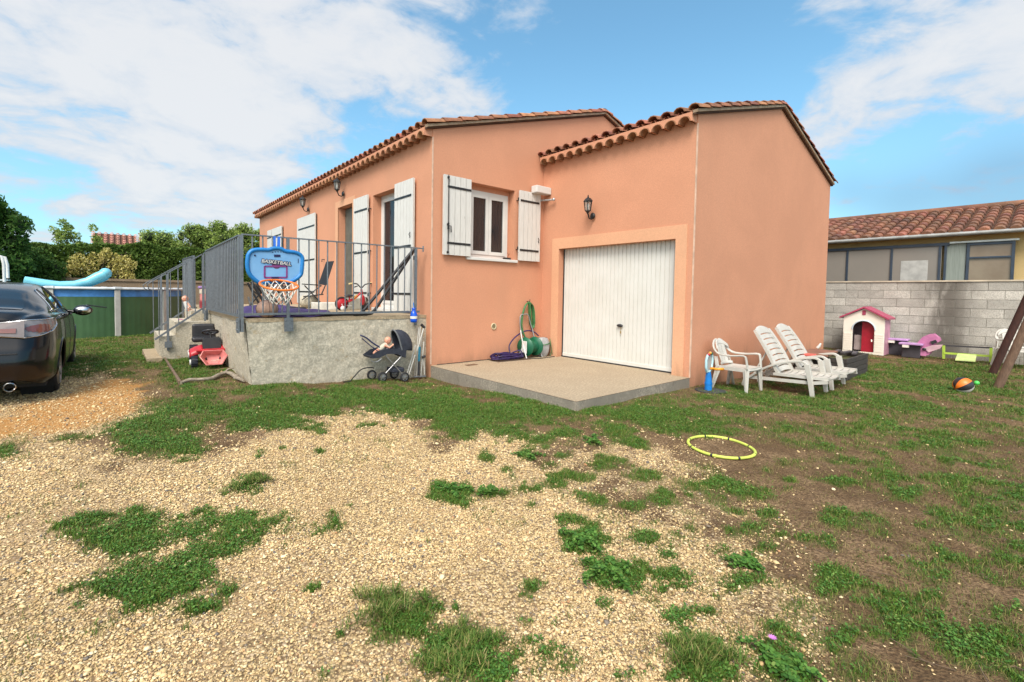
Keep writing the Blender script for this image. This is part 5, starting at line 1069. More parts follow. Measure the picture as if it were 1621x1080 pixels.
# ------------------------------------------------------------ basketball hoop
a=A(.03); c0=a(435,422); bb=thing('basketball_hoop','blue toy basketball backboard with orange rim and white net hooked over the railing','basketball hoop',c0)
def hb(fn,n,m,par=None,**k):
    b=MB(); fn(b); b.v=[tuple(Vector(v)-c0) for v in b.v]; return b.build(n,m,par or bb,**k)
z2=lambda x,y,dy=0:a(370+x/7.2,370+y/7.2,dy)
outl=[(165,250),(195,205),(250,185),(330,182),(400,186),(440,172),(490,168),(540,174),(600,202),(690,212),(750,235),(780,270),(783,320),(775,430),(760,475),(700,525),(640,552),(560,556),(400,556),(300,560),(235,520),(175,450),(155,350)]
fo=smooth([z2(*p) for p in outl]+[z2(*outl[0])],3)[:-1]
hb(lambda b:b.prism(fo,(0,.025,0)),'backboard',M('sky_blue_board',(.19,.40,.66),.5,(.14,.33,.60),5,.6))
hb(lambda b:b.tube([p+Vector((0,.005,0)) for p in fo],.026,8,closed=True),'board_rim',mBlu2:=M('board_rim_blue',(.01,.20,.55),.4))
def rectp(b,x0,y0,x1,y1,w,dy=-.004):
    for (p,q) in (((x0,y0),(x1,y0)),((x1,y0),(x1,y1)),((x1,y1),(x0,y1)),((x0,y1),(x0,y0))): b.bar(z2(*p,dy),z2(*q,dy),w,.004,(0,1,0))
mPur=M('magenta_print',(.22,.04,.20),.6); hb(lambda b:rectp(b,352,372,605,500,.02),'printed_square',mPur)
hb(lambda b:(b.lathe([(0,0),(.055,0)],z2(487,350,-.003),(0,-1,0),20)),'printed_ball',M('plum_print',(.13,.03,.12),.6))
hb(lambda b:(b.bar(z2(460,252,-.004),z2(532,252,-.004),.03,.003,(0,1,0)),b.bar(z2(430,503,-.007),z2(510,503,-.007),.022,.003,(0,1,0)),b.ball(z2(242,248,-.002),.012,6),b.bar(z2(735,285,-.003),z2(735,335,-.003),.008,.003,(0,1,0))),'printed_mark',M('navy_print',(.008,.012,.08),.5))
hb(lambda b:[b.bar(z2(437+k*31,212-6*math.sin(k/4*PI),-.003),z2(449+k*31,212-6*math.sin(k/4*PI),-.003),.010,.003,(0,1,0)) for k in range(5)],'printed_letters',M('navy_print2',(.008,.012,.08),.5))
def text(s,size,loc,parent,mat,off=0,ext=.001,shear=0):
    cu=bpy.data.curves.new('t','FONT'); cu.body=s; cu.size=size; cu.align_x='CENTER'; cu.align_y='CENTER'; cu.extrude=ext; cu.offset=off; cu.shear=shear
    o=bpy.data.objects.new('lettering',cu); COL.objects.link(o); bpy.context.view_layer.update(); me=bpy.data.meshes.new_from_object(o.evaluated_get(bpy.context.evaluated_depsgraph_get())); bpy.data.objects.remove(o)
    o=bpy.data.objects.new('lettering',me); COL.objects.link(o); o.parent=parent; me.materials.clear(); me.materials.append(mat); o.location=loc; o.rotation_euler=(PI/2,R(4),0); return o
p=z2(485,330)-c0; text('BASKETBALL',.062,p+Vector((0,-.006,0)),bb,M('navy_print3',(.008,.01,.07),.5),.008,shear=.15); text('BASKETBALL',.062,p+Vector((0,-.010,0)),bb,mWhite,.0005,shear=.15)
hb(lambda b:(b.prism([z2(455,185,-.01),z2(480,185,-.01),z2(480,30,.05),z2(452,30,.05)],(0,.01,0)),b.prism([z2(495,185,-.01),z2(530,185,-.01),z2(530,35,.05),z2(500,35,.05)],(0,.01,0))),'hanging_strap',M('blue_strap',(.01,.13,.60),.5))
rc=z2(518,585,-.25); rr=.215
rr_=lambda t,z=0,k=1:rc+Vector((rr*k*math.cos(t),rr*k*math.sin(t)*.95,z+.30*rr*k*math.sin(t)))
rim=hb(lambda b:(b.tube([rr_(2*PI*i/36) for i in range(36)],.012,8,closed=True),b.bar(rr_(PI/2)+Vector((-.05,0,0)),z2(470,560,0),.05,.02),b.bar(rr_(PI/2)+Vector((.05,0,0)),z2(560,560,0),.05,.02)),'rim',mOr)
def net(b):
    n=12; lev=[(0,-.005,1.0),(.5,-.06,.86),(0,-.12,.70),(.5,-.17,.56),(0,-.21,.46)]
    for i in range(n):
        for j in range(len(lev)-1):
            o1,z1,k1=lev[j]; o2,z2_,k2=lev[j+1]
            for s in(-.5,.5): b.tube([rr_(2*PI*(i+o1)/n,z1,k1),rr_(2*PI*(i+o1+s)/n,z2_,k2)],.006,4,caps=False)
hb(net,'net',M('white_cord',(.75,.74,.68),.9),rim)
c=Vector((on(423,491,'y',.27).x,.27,TZ+.115)); b=MB(); b.ball(c,(.135,.12,.115),20); o=b.build('ball',M('faded_ball',(.42,.25,.18),.7,(.33,.24,.20),2.2,1,.3,150)); tag(o,'faded brown and grey ball resting on the terrace edge below the net','ball')
for ax in (0,1):
    b=MB(); b.tube([c+(Vector((.137*math.cos(t),0,.117*math.sin(t))) if ax==0 else Vector((0,.122*math.cos(t),.117*math.sin(t)))) for t in [2*PI*k/30 for k in range(30)]],.003,4,closed=True); b.build('seam',M('seam',(.12,.09,.08),.9) if 'seam' not in bpy.data.materials else bpy.data.materials['seam'],o)
# purple mat
b=MB()
def pm(u,v):
    x=-2.60+1.05*u; y=.20+.62*v+.05*math.sin(u*7); z=TZ+.015+.14*v*v*(.35+.65*math.sin(min(1,u*1.25)*PI)**.5)+.02*noise.noise(Vector((u*6,v*5,3))); return (x,y,z)
b.grid(pm,50,20); b.grid(lambda u,v:(lambda p:(p[0]+.25,p[1]+.03,p[2]+.035+.02*math.sin(v*3)))(pm(u*.8,v*.6)),40,14)
o=b.build('mat',M('violet_nylon',(.075,.045,.17),.55,(.04,.025,.10),7,.7),solid=.012); tag(o,'crumpled violet nylon mat spread on the terrace behind the faded ball','mat')
c=on(467,489,'y',.7); b=MB(); b.lathe([(0,-.16),(.055,-.16),(.06,-.13),(.06,.13),(.055,.16),(0,.16)],(c.x,.72,TZ+.062),(1,.1,0),14); o=b.build('rolled_bag',mBlackP); tag(o,'black rolled bag end lying beside the violet mat','bag')
# black tubes along the edge and up to the rail end
tb=thing('tubular_frame','black bent tubular frame lying along the terrace edge and leaning up at its right end','tubular frame',(-1.6,.3,TZ))
for k,(pts) in enumerate(([(-1.75,.24,.83),(-1.2,.23,.83),(-.95,.22,.83)]+[on(560,500,'y',.2),on(569,497,'y',.24),on(577,490,'y',.28),on(655,395,'y',.32)],[(-1.7,.34,.83),(-1.1,.33,.83)]+[on(578,498,'y',.36),on(587,497,'y',.4),on(594,490,'y',.42),on(655,397,'y',.36)])):
    b=MB(); P_=smooth(pts,4); P_=[Vector((p.x,p.y,max(p.z,TZ+.026)))-Vector((-1.6,.3,TZ)) for p in P_]; b.tube(P_,.024,8); b.build('tube',mBlack,tb)
# ------------------------------------------------------------ child's bicycle
a=A(2.1); c0=Vector((a(558,490).x,2.1,TZ)); bk=thing('kids_bicycle','small red kids bicycle with black saddle parked by the patio shutters','bicycle',c0)
def kb(fn,n,m,par=None,**k):
    b=MB(); fn(b); b.v=[tuple(Vector(v)-c0) for v in b.v]; return b.build(n,m,par or bk,**k)
def wheel(px,r,disc,dy=0,rot=0):
    c=a(px,486,dy); c.z=TZ+r; ax=Vector((math.sin(rot),-math.cos(rot),0))
    w=kb(lambda b:b.lathe([(r*.84,-.02),(r*.97,-.018),(r,0),(r*.97,.018),(r*.84,.02)],c,ax,28),'wheel',mRub)
    kb(lambda b:b.lathe([(0,-.022),(r*.2,-.024),(r*.3,-.012),(r*.84,-.01),(r*.86,.0),(r*.84,.01),(0,.012)],c,ax,28),'wheel_disc',disc,w); return c
cr_=wheel(541,.128,mRed); cf=wheel(577,.128,mBlackP,.08,R(35))
kb(lambda b:(b.tube([cr_,a(550,477),a(557,474)],.016,8),b.tube([a(551,478),a(560,474),a(571,464)],.019,8),b.tube([a(553,470),a(553,477)],.014,8),b.tube([a(572,458),a(573,466)],.022,8)),'frame',mRed)
kb(lambda b:(b.tube([a(573,466),a(572,474,.03),cf+Vector((-.04,-.03,0))],.015,7),b.tube([a(573,466),a(578,472,.06),cf+Vector((.04,.03,0))],.015,7)),'fork',mWhite)
kb(lambda b:b.ball(a(574,475,-.05),(.05,.03,.10),10),'front_guard',mRed)
kb(lambda b:b.ball(a(553,468),(.10,.06,.025),12),'saddle',mBlackP)
kb(lambda b:(b.tube(smooth([a(561,449,-.05),a(566,450),a(572,456),a(578,450.5),a(588,449,.05)],3),.012,6),b.tube([a(560,455,-.03),a(566,453)],.01,6),b.tube([a(572,456),a(572,462)],.013,6)),'handlebar',mBlackP)
kb(lambda b:(b.tube([a(552.5,449.5,-.08),a(558,449,-.06)],.016,7)),'grip',M('cream_grip',(.75,.6,.3),.6)); kb(lambda b:b.tube([a(584,448,.06),a(589,448,.08)],.016,7),'grip',M('cream_grip2',(.75,.6,.3),.6))
kb(lambda b:(b.bar(a(559,474),a(566,468),.03,.05)),'decal',M('yellow_decal',(.75,.42,.08),.5)); kb(lambda b:(b.tube([a(553,481,-.08),a(553,481,.08)],.008,5),b.obox(a(553,484,-.1),(.04,.03,.01))),'pedal',mAlu)
for dy in(-.13,.13):
    c=a(543,488,dy); c.z=TZ+.045; kb(lambda b:(b.lathe([(0,-.012),(.045,-.012),(.045,.012),(0,.012)],c,(0,1,0),16),b.tube([c,cr_],.006,5)),'training_wheel',mWhite)
# white foam slab
b=MB(); b.obox((0,0,.07),(.27,.16,.07)); o=b.build('foam_block',M('polystyrene',(.66,.64,.58),.9),bevel=.01); c=on(532,488,'z',.84); o.location=(c.x-.06,c.y+.32,TZ); o.rotation_euler=(0,0,R(-14)); tag(o,'white polystyrene slab lying behind the red bicycle wheel','foam block')
b=MB(); b.obox((0,0,.11),(.16,.14,.11)); o=b.build('cardboard_box',M('grey_cardboard',(.36,.35,.30),.9),bevel=.008); c=on(556,487,'y',2.6); o.location=(c.x,2.62,TZ); tag(o,'small pale grey box standing behind the bicycle frame','box')
# ------------------------------------------------------------ garden chairs on the terrace
mTex=M('black_mesh_fabric',(.008,.009,.013),.8,(.014,.016,.02),30)
def recl(label,back,seat,legs,y0,dy,grp='black folding garden chairs on the terrace'):
    f=A(y0); c0=Vector((f(*seat[0]).x,y0,TZ)); t=thing('garden_chair',label,'garden chair',c0,0,grp)
    def q(fn,n,m,**k):
        b=MB(); fn(b); b.v=[tuple(Vector(v)-c0) for v in b.v]; return b.build(n,m,t,**k)
    q(lambda b:b.add([f(*p) for p in back]+[],[(0,1,2,3)]) if False else b.prism([f(*back[0],0),f(*back[1],dy),f(*back[2],dy),f(*back[3],0)],(.012,0,.01)),'backrest',mTex)
    q(lambda b:b.prism([f(*seat[0],0),f(*seat[1],0),f(*seat[1],dy),f(*seat[0],dy)],(0,0,-.02)),'seat',mTex)
    for p,r in legs:
        for d in (0,dy): q(lambda b:b.tube([f(*p,d),f(*r,d)],.012,6),'leg',mBlackP)
    return t
recl('black reclining garden chair facing left with tall back beside the entry door',[(528,414),(516,415),(504,450),(516,452)],[(508,451),(478,449)],[((509,452),(478,475)),((482,452),(512,484)),((515,452),(509,466)),((480,470),(512,466))],2.9,.42)
recl('black folding garden chair half hidden behind the basketball net',[(405,432),(399,432),(409,455),(416,455)],[(416,452),(452,452)],[((416,453),(442,482)),((448,453),(405,486)),((400,460),(430,484)),((452,453),(462,482))],2.3,.4)
recl('dark folding chair with grey backrest standing at the head of the steps',[(322,407),(333,404),(345,450),(338,452)],[(330,452),(345,452)],[((330,452),(341,487)),((345,452),(331,487)),((325,420),(327,485))],3.6,.35)
tf=thing('folded_chairs','stack of folded black and silver tubular chairs lying behind the railing','folded chairs',(-2.0,1.5,TZ)); f=A(1.5)
for i,(p,q,mm) in enumerate((((392,448),(413,486),mBlackP),((398,446),(421,484),mBlackP),((410,450),(426,482),mSil),((404,452),(430,478),mBlackP),((425,449),(395,484),mBlackP),((440,449),(412,486),mSil),((452,452),(430,486),mBlackP),((418,470),(428,487),mWP),((393,470),(398,488),mSil),((435,455),(458,484),mBlackP))):
    b=MB(); b.tube([f(*p,.04*i)-tf.location,f(*q,.04*i)-tf.location],.022 if i%2 else .016,7); b.build('tube',mm,tf)
b=MB(); b.lathe([(0,0),(.14,.01),(.20,.10),(.20,.17),(.14,.25),(.12,.26),(.11,.22),(0,.2)],(0,0,0),n=20); o=b.build('stone_pot',mTerr); c=on(492,480,'y',3.4); o.location=(c.x,3.5,TZ); tag(o,'rounded grey stone pot under the black garden chair','pot')
# toys on the steps
mPk=M('pink_fabric',(.55,.22,.36),.8); mDkp=M('dark_plum_fabric',(.04,.015,.03),.8)
c0=Vector((on(286,500,'y',3.75).x,3.75,.375)); ds=thing('doll_stroller','small pink and black toy carrier standing on the terrace steps','toy carrier',c0)
b=MB(); b.grid(lambda u,v:(.13*math.cos(u*PI)*-1,-.09+.18*v,.06+.17*math.sin(u*PI)),14,6); b.build('hood',mPk,ds,solid=.012); b=MB(); b.obox((.02,0,.05),(.14,.10,.055)); b.build('seat',mDkp,ds,bevel=.02); b=MB(); b.ball((-.01,-.02,.11),(.10,.09,.09),12); b.build('lining',mDkp,ds)
c1=on(293,473,'y',3.6); d2=thing('doll','bald baby doll in white shirt propped beside the pink carrier on the steps','doll',(c1.x,3.6,c1.z-.1)); b=MB(); b.ball((0,0,.1),(.052,.05,.055),14); b.tube([(0,0,.06),(.03,0,-.02),(.05,0,-.10)],[.03,.045,.04],10); b.tube([(.03,-.03,.02),(.07,-.06,-.04),(.03,-.07,-.08)],[.018,.015,.012],7); b.tube([(.05,-.02,-.1),(.10,-.05,-.13),(.12,-.05,-.2)],[.025,.02,.015],7); b.tube([(.05,.02,-.1),(.12,.02,-.12),(.16,.02,-.2)],[.025,.02,.015],7); b.build('body',mSkin,d2)
b=MB(); b.tube([(.0,0,.055),(.03,0,-.01),(.05,0,-.09)],[.036,.05,.046],10); b.build('shirt',mWhite,d2); b=MB(); b.ball((-.025,-.042,.11),.006,6); b.ball((.01,-.048,.11),.006,6); b.build('eyes',mBlackP,d2)
c1=on(325,486,'y',4.0); ts=thing('toy_stand','stacked pink and purple toy unit standing behind the stair handrail','toy',(c1.x,4.0,TZ-.03))
for z,h,w,m in ((.08,.09,.09,M('brick_red_plastic',(.30,.03,.04),.5)),(.23,.07,.08,mPinkP),(.34,.05,.09,M('cream_plastic',(.6,.5,.4),.5)),(.42,.025,.11,M('lilac_plastic',(.36,.22,.52),.5))): b=MB(); b.obox((0,0,z),(w,.09,h)); b.build('tier',m,ts,bevel=.02)
# ------------------------------------------------------------ garage corner: hose, reel, bag
WY=-.02
mPurH=M('violet_hose',(.032,.014,.10),.5,(.018,.009,.055),12); mGrH=M('green_hose',(.06,.21,.07),.5,(.03,.12,.04),10); mReel=M('green_plastic',(.003,.115,.055),.4); mGreyT=M('grey_tube',(.32,.33,.34),.4,metal=.4)
b=MB(); b.obox((1.50,-.20,.008),(.36,.16,.008),Matrix.Rotation(R(-4),3,'Z')); o=b.build('board',M('damp_board',(.09,.055,.04),.9)); tag(o,'dark damp board under the coiled violet hose','board')
hs=thing('garden_hose','violet garden hose piled in a loose coil on the slab','hose',(1.46,-.20,.016)); b=MB(); pts=[]
for k in range(170):
    t=k/170*2*PI*7; r=.30+.05*math.sin(k*.37)+.02*math.sin(k*1.3); pts.append((r*math.cos(t)*1.05,r*math.sin(t)*.42,.015+.12*(k/170)*(.6+.4*math.sin(t*1.7))+.01*math.sin(k)))
b.tube(pts,.0125,6); pts=smooth([Vector((.10,.06,.10)),Vector((.12,.10,.22)),Vector((.28,.12,.36)),Vector((.52,.11,.46)),Vector((.72,.10,.44)),Vector((.84,.09,.36))],5); b.tube(pts,.0125,6); b.build('hose_coil',mPurH,hs)
rl=thing('hose_reel','green and grey hose reel trolley standing against the wall','hose reel',(2.0,-.22,0)); 
for nm,x in (('drum_disc',-.12),('drum_disc',.12)):
    b=MB(); b.lathe([(0,-.01),(.17,-.01),(.175,0),(.17,.012),(.06,.02),(0,.02)],(x,.02,.20),(1,.25,0),28); 
    b.build(nm,mReel,rl)
b=MB(); b.lathe([(.09,-.12),(.10,-.06),(.12,0),(.10,.06),(.09,.12)],(0,.02,.20),(1,.25,0),18); 
for k in range(6): b.lathe([(.11,-.10+k*.036),(.122,-.085+k*.036),(.11,-.07+k*.036)],(0,.02,.20),(1,.25,0),18)
b.build('drum',mReel,rl)
for s in(-1,1):
    b=MB(); b.tube([(s*.20,-.10,.01),(s*.17,.02,.22),(s*.155,.10,.42),(s*.15,.12,.50)],.011,7); b.tube([(s*.20,.12,.01),(s*.17,.02,.22)],.011,7); b.build('side_frame',mWhite if s<0 else mGreyT,rl)
b=MB(); b.tube([(-.15,.12,.50)]+[Vector((-.16,.13,.62)),Vector((-.15,.14,.74)),Vector((-.12,.14,.78)),Vector((.02,.14,.79)),Vector((.06,.14,.76)),Vector((.12,.13,.58)),Vector((.15,.12,.5))],.011,7); b.build('handle',mGreyT,rl)
b=MB(); b.obox((-.165,.0,.2),(.008,.06,.11)); b.build('side_plate',mWhite,rl,bevel=.004)
gh=thing('hanging_hose','green hose looped over a hook beside the garage corner','hose',(2.09,-.03,1.02)); b=MB(); b.tube([(0,.03,0),(0,-.05,0),(0,-.05,.04)],.007,6); b.build('hook',mBlack,gh)
b=MB()
for k in range(5):
    w=.05+.012*k; L=.40+.02*k; o_=-.012*k-.02
    b.tube(smooth([Vector((-.01,o_,-.02)),Vector((.06+w*.3,o_,-.12)),Vector((.10+w*.2,o_,-.40)),Vector((.08,o_,-.46-.01*k)),Vector((.03,o_,-.40)),Vector((.0,o_,-.12)),Vector((-.01,o_,-.02))],4),.011,6)
for k in range(2): b.tube(smooth([Vector((0,-.03,-.01)),Vector((-.12,-.035-.015*k,-.10)),Vector((-.20+.02*k,-.04,-.35)),Vector((-.20+.025*k,-.05,-.52)),Vector((-.12,-.08,-.68))],5),.013,7)
b.build('hose_loop',mGrH,gh); b=MB(); b.tube([(.0,-.05,-.03),(.005,-.05,-.10)],.015,8); b.build('nozzle',mAlu,gh); b=MB(); b.tube([(.005,-.05,-.10),(.01,-.05,-.40),(.05,-.06,-.55)],.008,6); b.build('cable',mRub,gh)
bg_=thing('rubble_bag','grey white bag tied with green straps beside the hose reel','bag',(2.30,-.22,0)); b=MB()
b.grid(lambda u,v:(lambda a,z:(.15*math.cos(a)*(math.sin(.25+z*2.5)**.5)*(1+.1*math.sin(a*5+z*7)),.12*math.sin(a)*(math.sin(.25+z*2.5)**.5)*(1+.1*math.sin(a*4)),.35*z))(2*PI*u,v),32,14,cu=True); b.ball((0,0,.33),(.09,.07,.03),10); b.build('sack',M('grey_sack',(.40,.40,.40),.5,(.24,.24,.25),9,.9),bg_)
b=MB(); b.tube([(.155*math.cos(t),.13*math.sin(t),.24+.02*math.cos(t)) for t in [2*PI*k/24 for k in range(24)]],.008,6,closed=True); b.tube([(.06,-.13,.34),(.08,-.14,.2),(.16,-.10,.04)],.008,6); b.tube([(.16,-.02,.27),(.19,-.03,.12),(.15,-.06,.01)],.008,6); b.build('strap',mGrH,bg_)
# black cable along the foot of the wall
b=MB(); P_=smooth([Vector((.10,-.03,.012)),Vector((.45,-.04,.012)),Vector((.9,-.035,.012)),Vector((1.2,-.04,.012))],4); b.tube(P_,.006,5); P_=smooth([Vector((1.75,-.30,.01)),Vector((2.0,-.42,.01)),Vector((2.25,-.42,.01)),Vector((2.44,-.40,.01))],4); b.tube(P_,.006,5)
o=b.build('cable',mRub); tag(o,'thin black cable running along the foot of the window wall on the slab','cable')
b=MB(); f=A(-.0); P_=smooth([f(543,610),f(552,606),f(561,596),f(572,585),f(585,582),f(592,583)],4); b.tube([Vector((p.x,p.y,max(p.z,zg(p.x,p.y)+.015))) for p in P_],.009,6); o=b.build('rubber_hose',mRub); tag(o,'black rubber hose curving down from the pram to the grass','hose')
b=MB(); b.obox((0,0,.003),(.10,.05,.003)); o=b.build('leaf_scrap',M('brown_leaf',(.16,.09,.05),.9)); c=on(746,578,'z',0); o.location=(c.x,c.y,.001); tag(o,'flat brown scrap lying on the slab near the window wall','scrap')
# ------------------------------------------------------------ toy basketball post
c=gp(1121,620); tp=thing('toy_post','blue toddler sports post with orange paddle against the garage wall','toy post',(c.x,max(c.y,-3.35) if False else c.y,c.z))
b=MB(); b.tube([(0,0,0),(0,0,.12),(-.005,0,.2),(-.01,0,.27)],[.048,.046,.04,.03],12); b.tube([(0,0,.10),(0,0,.125)],.051,12); b.build('post',mBluP,tp)
b=MB(); ring=[(-.06,0,.28),(-.085,0,.34),(-.085,0,.44),(-.05,0,.50),(.03,0,.53),(.08,0,.49),(.09,0,.42),(.07,0,.30),(.0,0,.27)]; b.tube([Vector(p) for p in ring],.017,8,closed=True); b.build('board_frame',M('pale_blue_plastic',(.45,.68,.75),.4),tp)
b=MB(); b.prism([Vector(p) for p in ring],(0,.01,0)); b.build('board',M('grey_board',(.42,.40,.38),.7),tp)
b=MB(); b.lathe([(0,-.018),(.075,-.018),(.085,0),(.075,.018),(0,.018)],(.15,-.05,.30),(.1,.15,1),20); b.tube([(.02,-.02,.32),(.08,-.03,.31)],.018,8); b.build('paddle',mYelP,tp)
for x,z,m in ((-.04,.51,mRed),(.0,.53,mYelP),(.04,.52,mReel)): b=MB(); b.ball((x,-.01,z),(.022,.022,.018),8); b.build('bead',m,tp)
b=MB(); b.lathe([(0,0),(.20,0),(.20,.012),(.05,.03),(0,.03)],(.07,.0,0),n=20); b.build('base',M('dark_rubber_base',(.045,.045,.05),.8),tp)
# ------------------------------------------------------------ plastic armchair
def armchair(label,loc,rz,k=.83):
    t=thing('plastic_armchair',label,'armchair',loc,rz,'white plastic armchairs'); S=lambda *p:Vector(p)*k
    W_,D_,ZS,ZA=.25,.22,.40,.62
    b=MB(); b.grid(lambda u,v:S(-W_+.02+(2*W_-.04)*u,-D_+.01+(2*D_+.04)*v,ZS+.01*math.cos((u-.5)*PI)*-1+.0+(.012 if v>.96 else 0)-.035*(1 if v>.99 else 0)),14,16); b.build('seat',mWP,t,solid=.02)
    b=MB()
    def bk(u,v):
        x=(u-.5)*2; h=v; w=.20*(1-.25*h)+.03*math.sin(h*PI)*0; top=1-.22*abs(x)**2.5; return S(x*(.20+.05*h*(1-h)*2),-D_-.02-.13*h*top+.05*x*x,ZS+.02+.42*h*top)
    for i in range(3):  # slatted centre between two stiles
        u0=.20+i*.205; b.grid(lambda u,v:bk(u0+u*.185,.02+v*.90),5,14)
    b.grid(lambda u,v:bk(u,.80+v*.2),16,4); b.grid(lambda u,v:bk(u,v*.12),16,3); b.build('backrest',mWP,t,solid=.014)
    for s in (-1,1):
        b=MB(); P_=smooth([S(s*.03,-D_-.16,ZS+.45),S(s*.14,-D_-.15,ZS+.41),S(s*.21,-D_-.11,ZS+.30),S(s*(W_+.0),-D_+.0,ZA-.02+.01),S(s*(W_+.02),-.02,ZA-.02),S(s*(W_+.02),D_-.03,ZA-.0),S(s*(W_+.015),D_+.01,ZA-.06),S(s*(W_+.005),D_+.03,ZS)],4)
        strap(b,P_,.055*k,.022*k,(1,0,.25*s)); strap(b,smooth([S(s*.215,-D_-.07,ZS+.16),S(s*.24,-D_-.03,ZS)],3),.06*k,.02*k,(0,1,0)); b.build('armrest',mWP,t,bevel=.006)
        for y,dx,dy in ((D_,.03,.035),(-D_,.035,-.09)):
            b=MB(); p0=S(s*(W_-.01),y,ZS+.01); p1=S(s*(W_+dx),y+dy,0); strap(b,[p0,p0.lerp(p1,.5),p1],[.11*k,.075*k,.045*k],.016*k,(0,1,0)); strap(b,[p0,p0.lerp(p1,.5),p1],[.09*k,.06*k,.04*k],.016*k,(1,0,0)); b.build('leg',mWP,t,bevel=.004)
        b=MB(); strap(b,[S(s*(W_-.015),-D_,ZS-.03),S(s*(W_-.015),-.08,ZS-.0),S(s*(W_-.015),.08,ZS-.0),S(s*(W_-.015),D_,ZS-.03)],.06*k,.014*k,(0,0,1)) if False else strap(b,[S(s*(W_-.012),-D_,ZS-.02),S(s*(W_-.012),D_+.03,ZS-.02)],.018*k,.06*k,(1,0,0)); b.build('apron',mWP,t)
    b=MB(); strap(b,[S(-W_,D_+.03,ZS-.015),S(W_,D_+.03,ZS-.015)],.018,.05,(0,1,0)); b.build('apron',mWP,t)
    return t
lf,rf,lb,rb_=gp(1177,624),gp(1199,619),gp(1141,614),gp(1156,612); cc_=(lf+rf+lb+rb_)/4; fw=((lf+rf)-(lb+rb_)); 
ch=armchair('white plastic armchair against the garage wall, nearest the slab corner',(cc_.x,cc_.y,cc_.z),math.atan2(-fw.x,fw.y))
c=gp(1600,578); c2=on(1604,575,'x',8.95); dup(ch,(8.95,c2.y-.05,zg(8.95,c2.y)),R(118),'white plastic armchair partly cut off at the right edge behind the wooden posts')
b=MB(); b.lathe([(0,-.02),(.12,-.02),(.125,0),(.12,.02),(0,.02)],(0,0,.12),(.45,-1,.2),26); o=b.build('round_lid',M('beige_plastic',(.42,.37,.29),.6)); c=gp(1163,612); o.location=(c.x+.05,c.y+.06,c.z); tag(o,'beige round lid leaning under the white armchair','lid')
# ------------------------------------------------------------ sun loungers
def lounger(label,near,far,top,joint,dx=0,loc=None):
    n=gp(*near); f_=gp(*far) if far else n+Vector((.62,0,0)); xw=.60; x0=n.x; x1=x0+xw; yF=n.y; xc=(x0+x1)/2; zf=n.z
    T=on(*top,'x',xc); J=on(*joint,'x',xc); zs=zf+.30*.93; t=thing('sun_lounger',label,'sun lounger',(xc,yF,zf),0,'white plastic sun loungers'); hw=xw/2
    jy=J.y-yF; ty=T.y-yF; tz=T.z-zf; sz=.27; foot=-.16
    print('lounger',x0,yF,zf,'J',J,'T',T)
    def slats(b,p0,p1,n,w,bulge=0,fr=.14):
        p0,p1=Vector(p0),Vector(p1); d=(p1-p0)/n; side=Vector((1,0,0)); up=side.cross(d.normalized())
        for s in (-1,1):
            P_=[p0+(p1-p0)*i/10+up*(bulge*math.sin(PI*i/10))+side*s*w*(1-.12*((i/10)**6)) for i in range(11)]; strap(b,P_,.07,.028,side)
        for i in range(n):
            for_=[]
            def g(u,v): q=p0+d*(i+.10+.80*v)+side*(2*u-1)*(w-.02); k=(i+.5)/n; return q+up*(bulge*math.sin(PI*k)+.012-.012*(2*u-1)**2)+d.normalized()*(.016*(1-(2*u-1)**2))*1.0
            b.grid(g,10,1,False)
    b=MB(); pJ=Vector((0,jy,sz)); pT=Vector((0,ty,tz)); slats(b,pJ,pT,8,hw-.035,.018)
    up=(pT-pJ).normalized(); b.grid(lambda u,v:pT-up*.02+Vector(((2*u-1)*(hw-.03),0,0))+up*(.085*v*(1-(2*u-1)**2*.8)),14,3); b.build('backrest',mWP,t,solid=.014)
    b=MB(); slats(b,(0,jy+.05,sz-.01),(0,foot,sz-.0),8,hw-.035,.0); b.build('seat',mWP,t,solid=.014)
    for s in (-1,1):
        b=MB(); X_=s*hw; P_=smooth([(X_,jy+.42,.12),(X_,jy+.18,.32),(X_,jy-.05,.43),(X_,jy*.45,.475),(X_,.12,.47),(X_,.05,.42)],4); strap(b,P_,.055,.03,(1,0,0)); b.build('armrest',mWP,t,bevel=.006)
        b=MB(); strap(b,[(X_,.08,.45),(X_,.03,.22),(X_,0,0)],[.06,.055,.05],[.07,.06,.045],(1,0,0)); b.build('leg',mWP,t,bevel=.006)
        b=MB(); strap(b,[(X_,jy+.42,.14),(X_,jy+.46,0)],.04,.055,(1,0,0)); b.build('leg',mWP,t,bevel=.006)
        b=MB(); strap(b,[(X_*.93,jy+.45,.16),(X_*.93,0,.20),(X_*.93,foot,.235)],.03,.045,(1,0,0)); b.build('side_rail',mWP,t)
        b=MB(); b.tube([(X_*.8,jy+.36,.17),(X_*.8,(jy+ty)/2+.0,sz+(tz-sz)*.5)],.012,6); b.build('back_stay',mWP,t)
    return t
lounger('white slatted sun lounger nearest the camera, beside the armchair',(1286,630),None,(1206,522),(1243,585))
lounger('second white slatted sun lounger, standing behind the first beside the wooden sandbox',(1317,618),None,(1238,518),(1276,574))
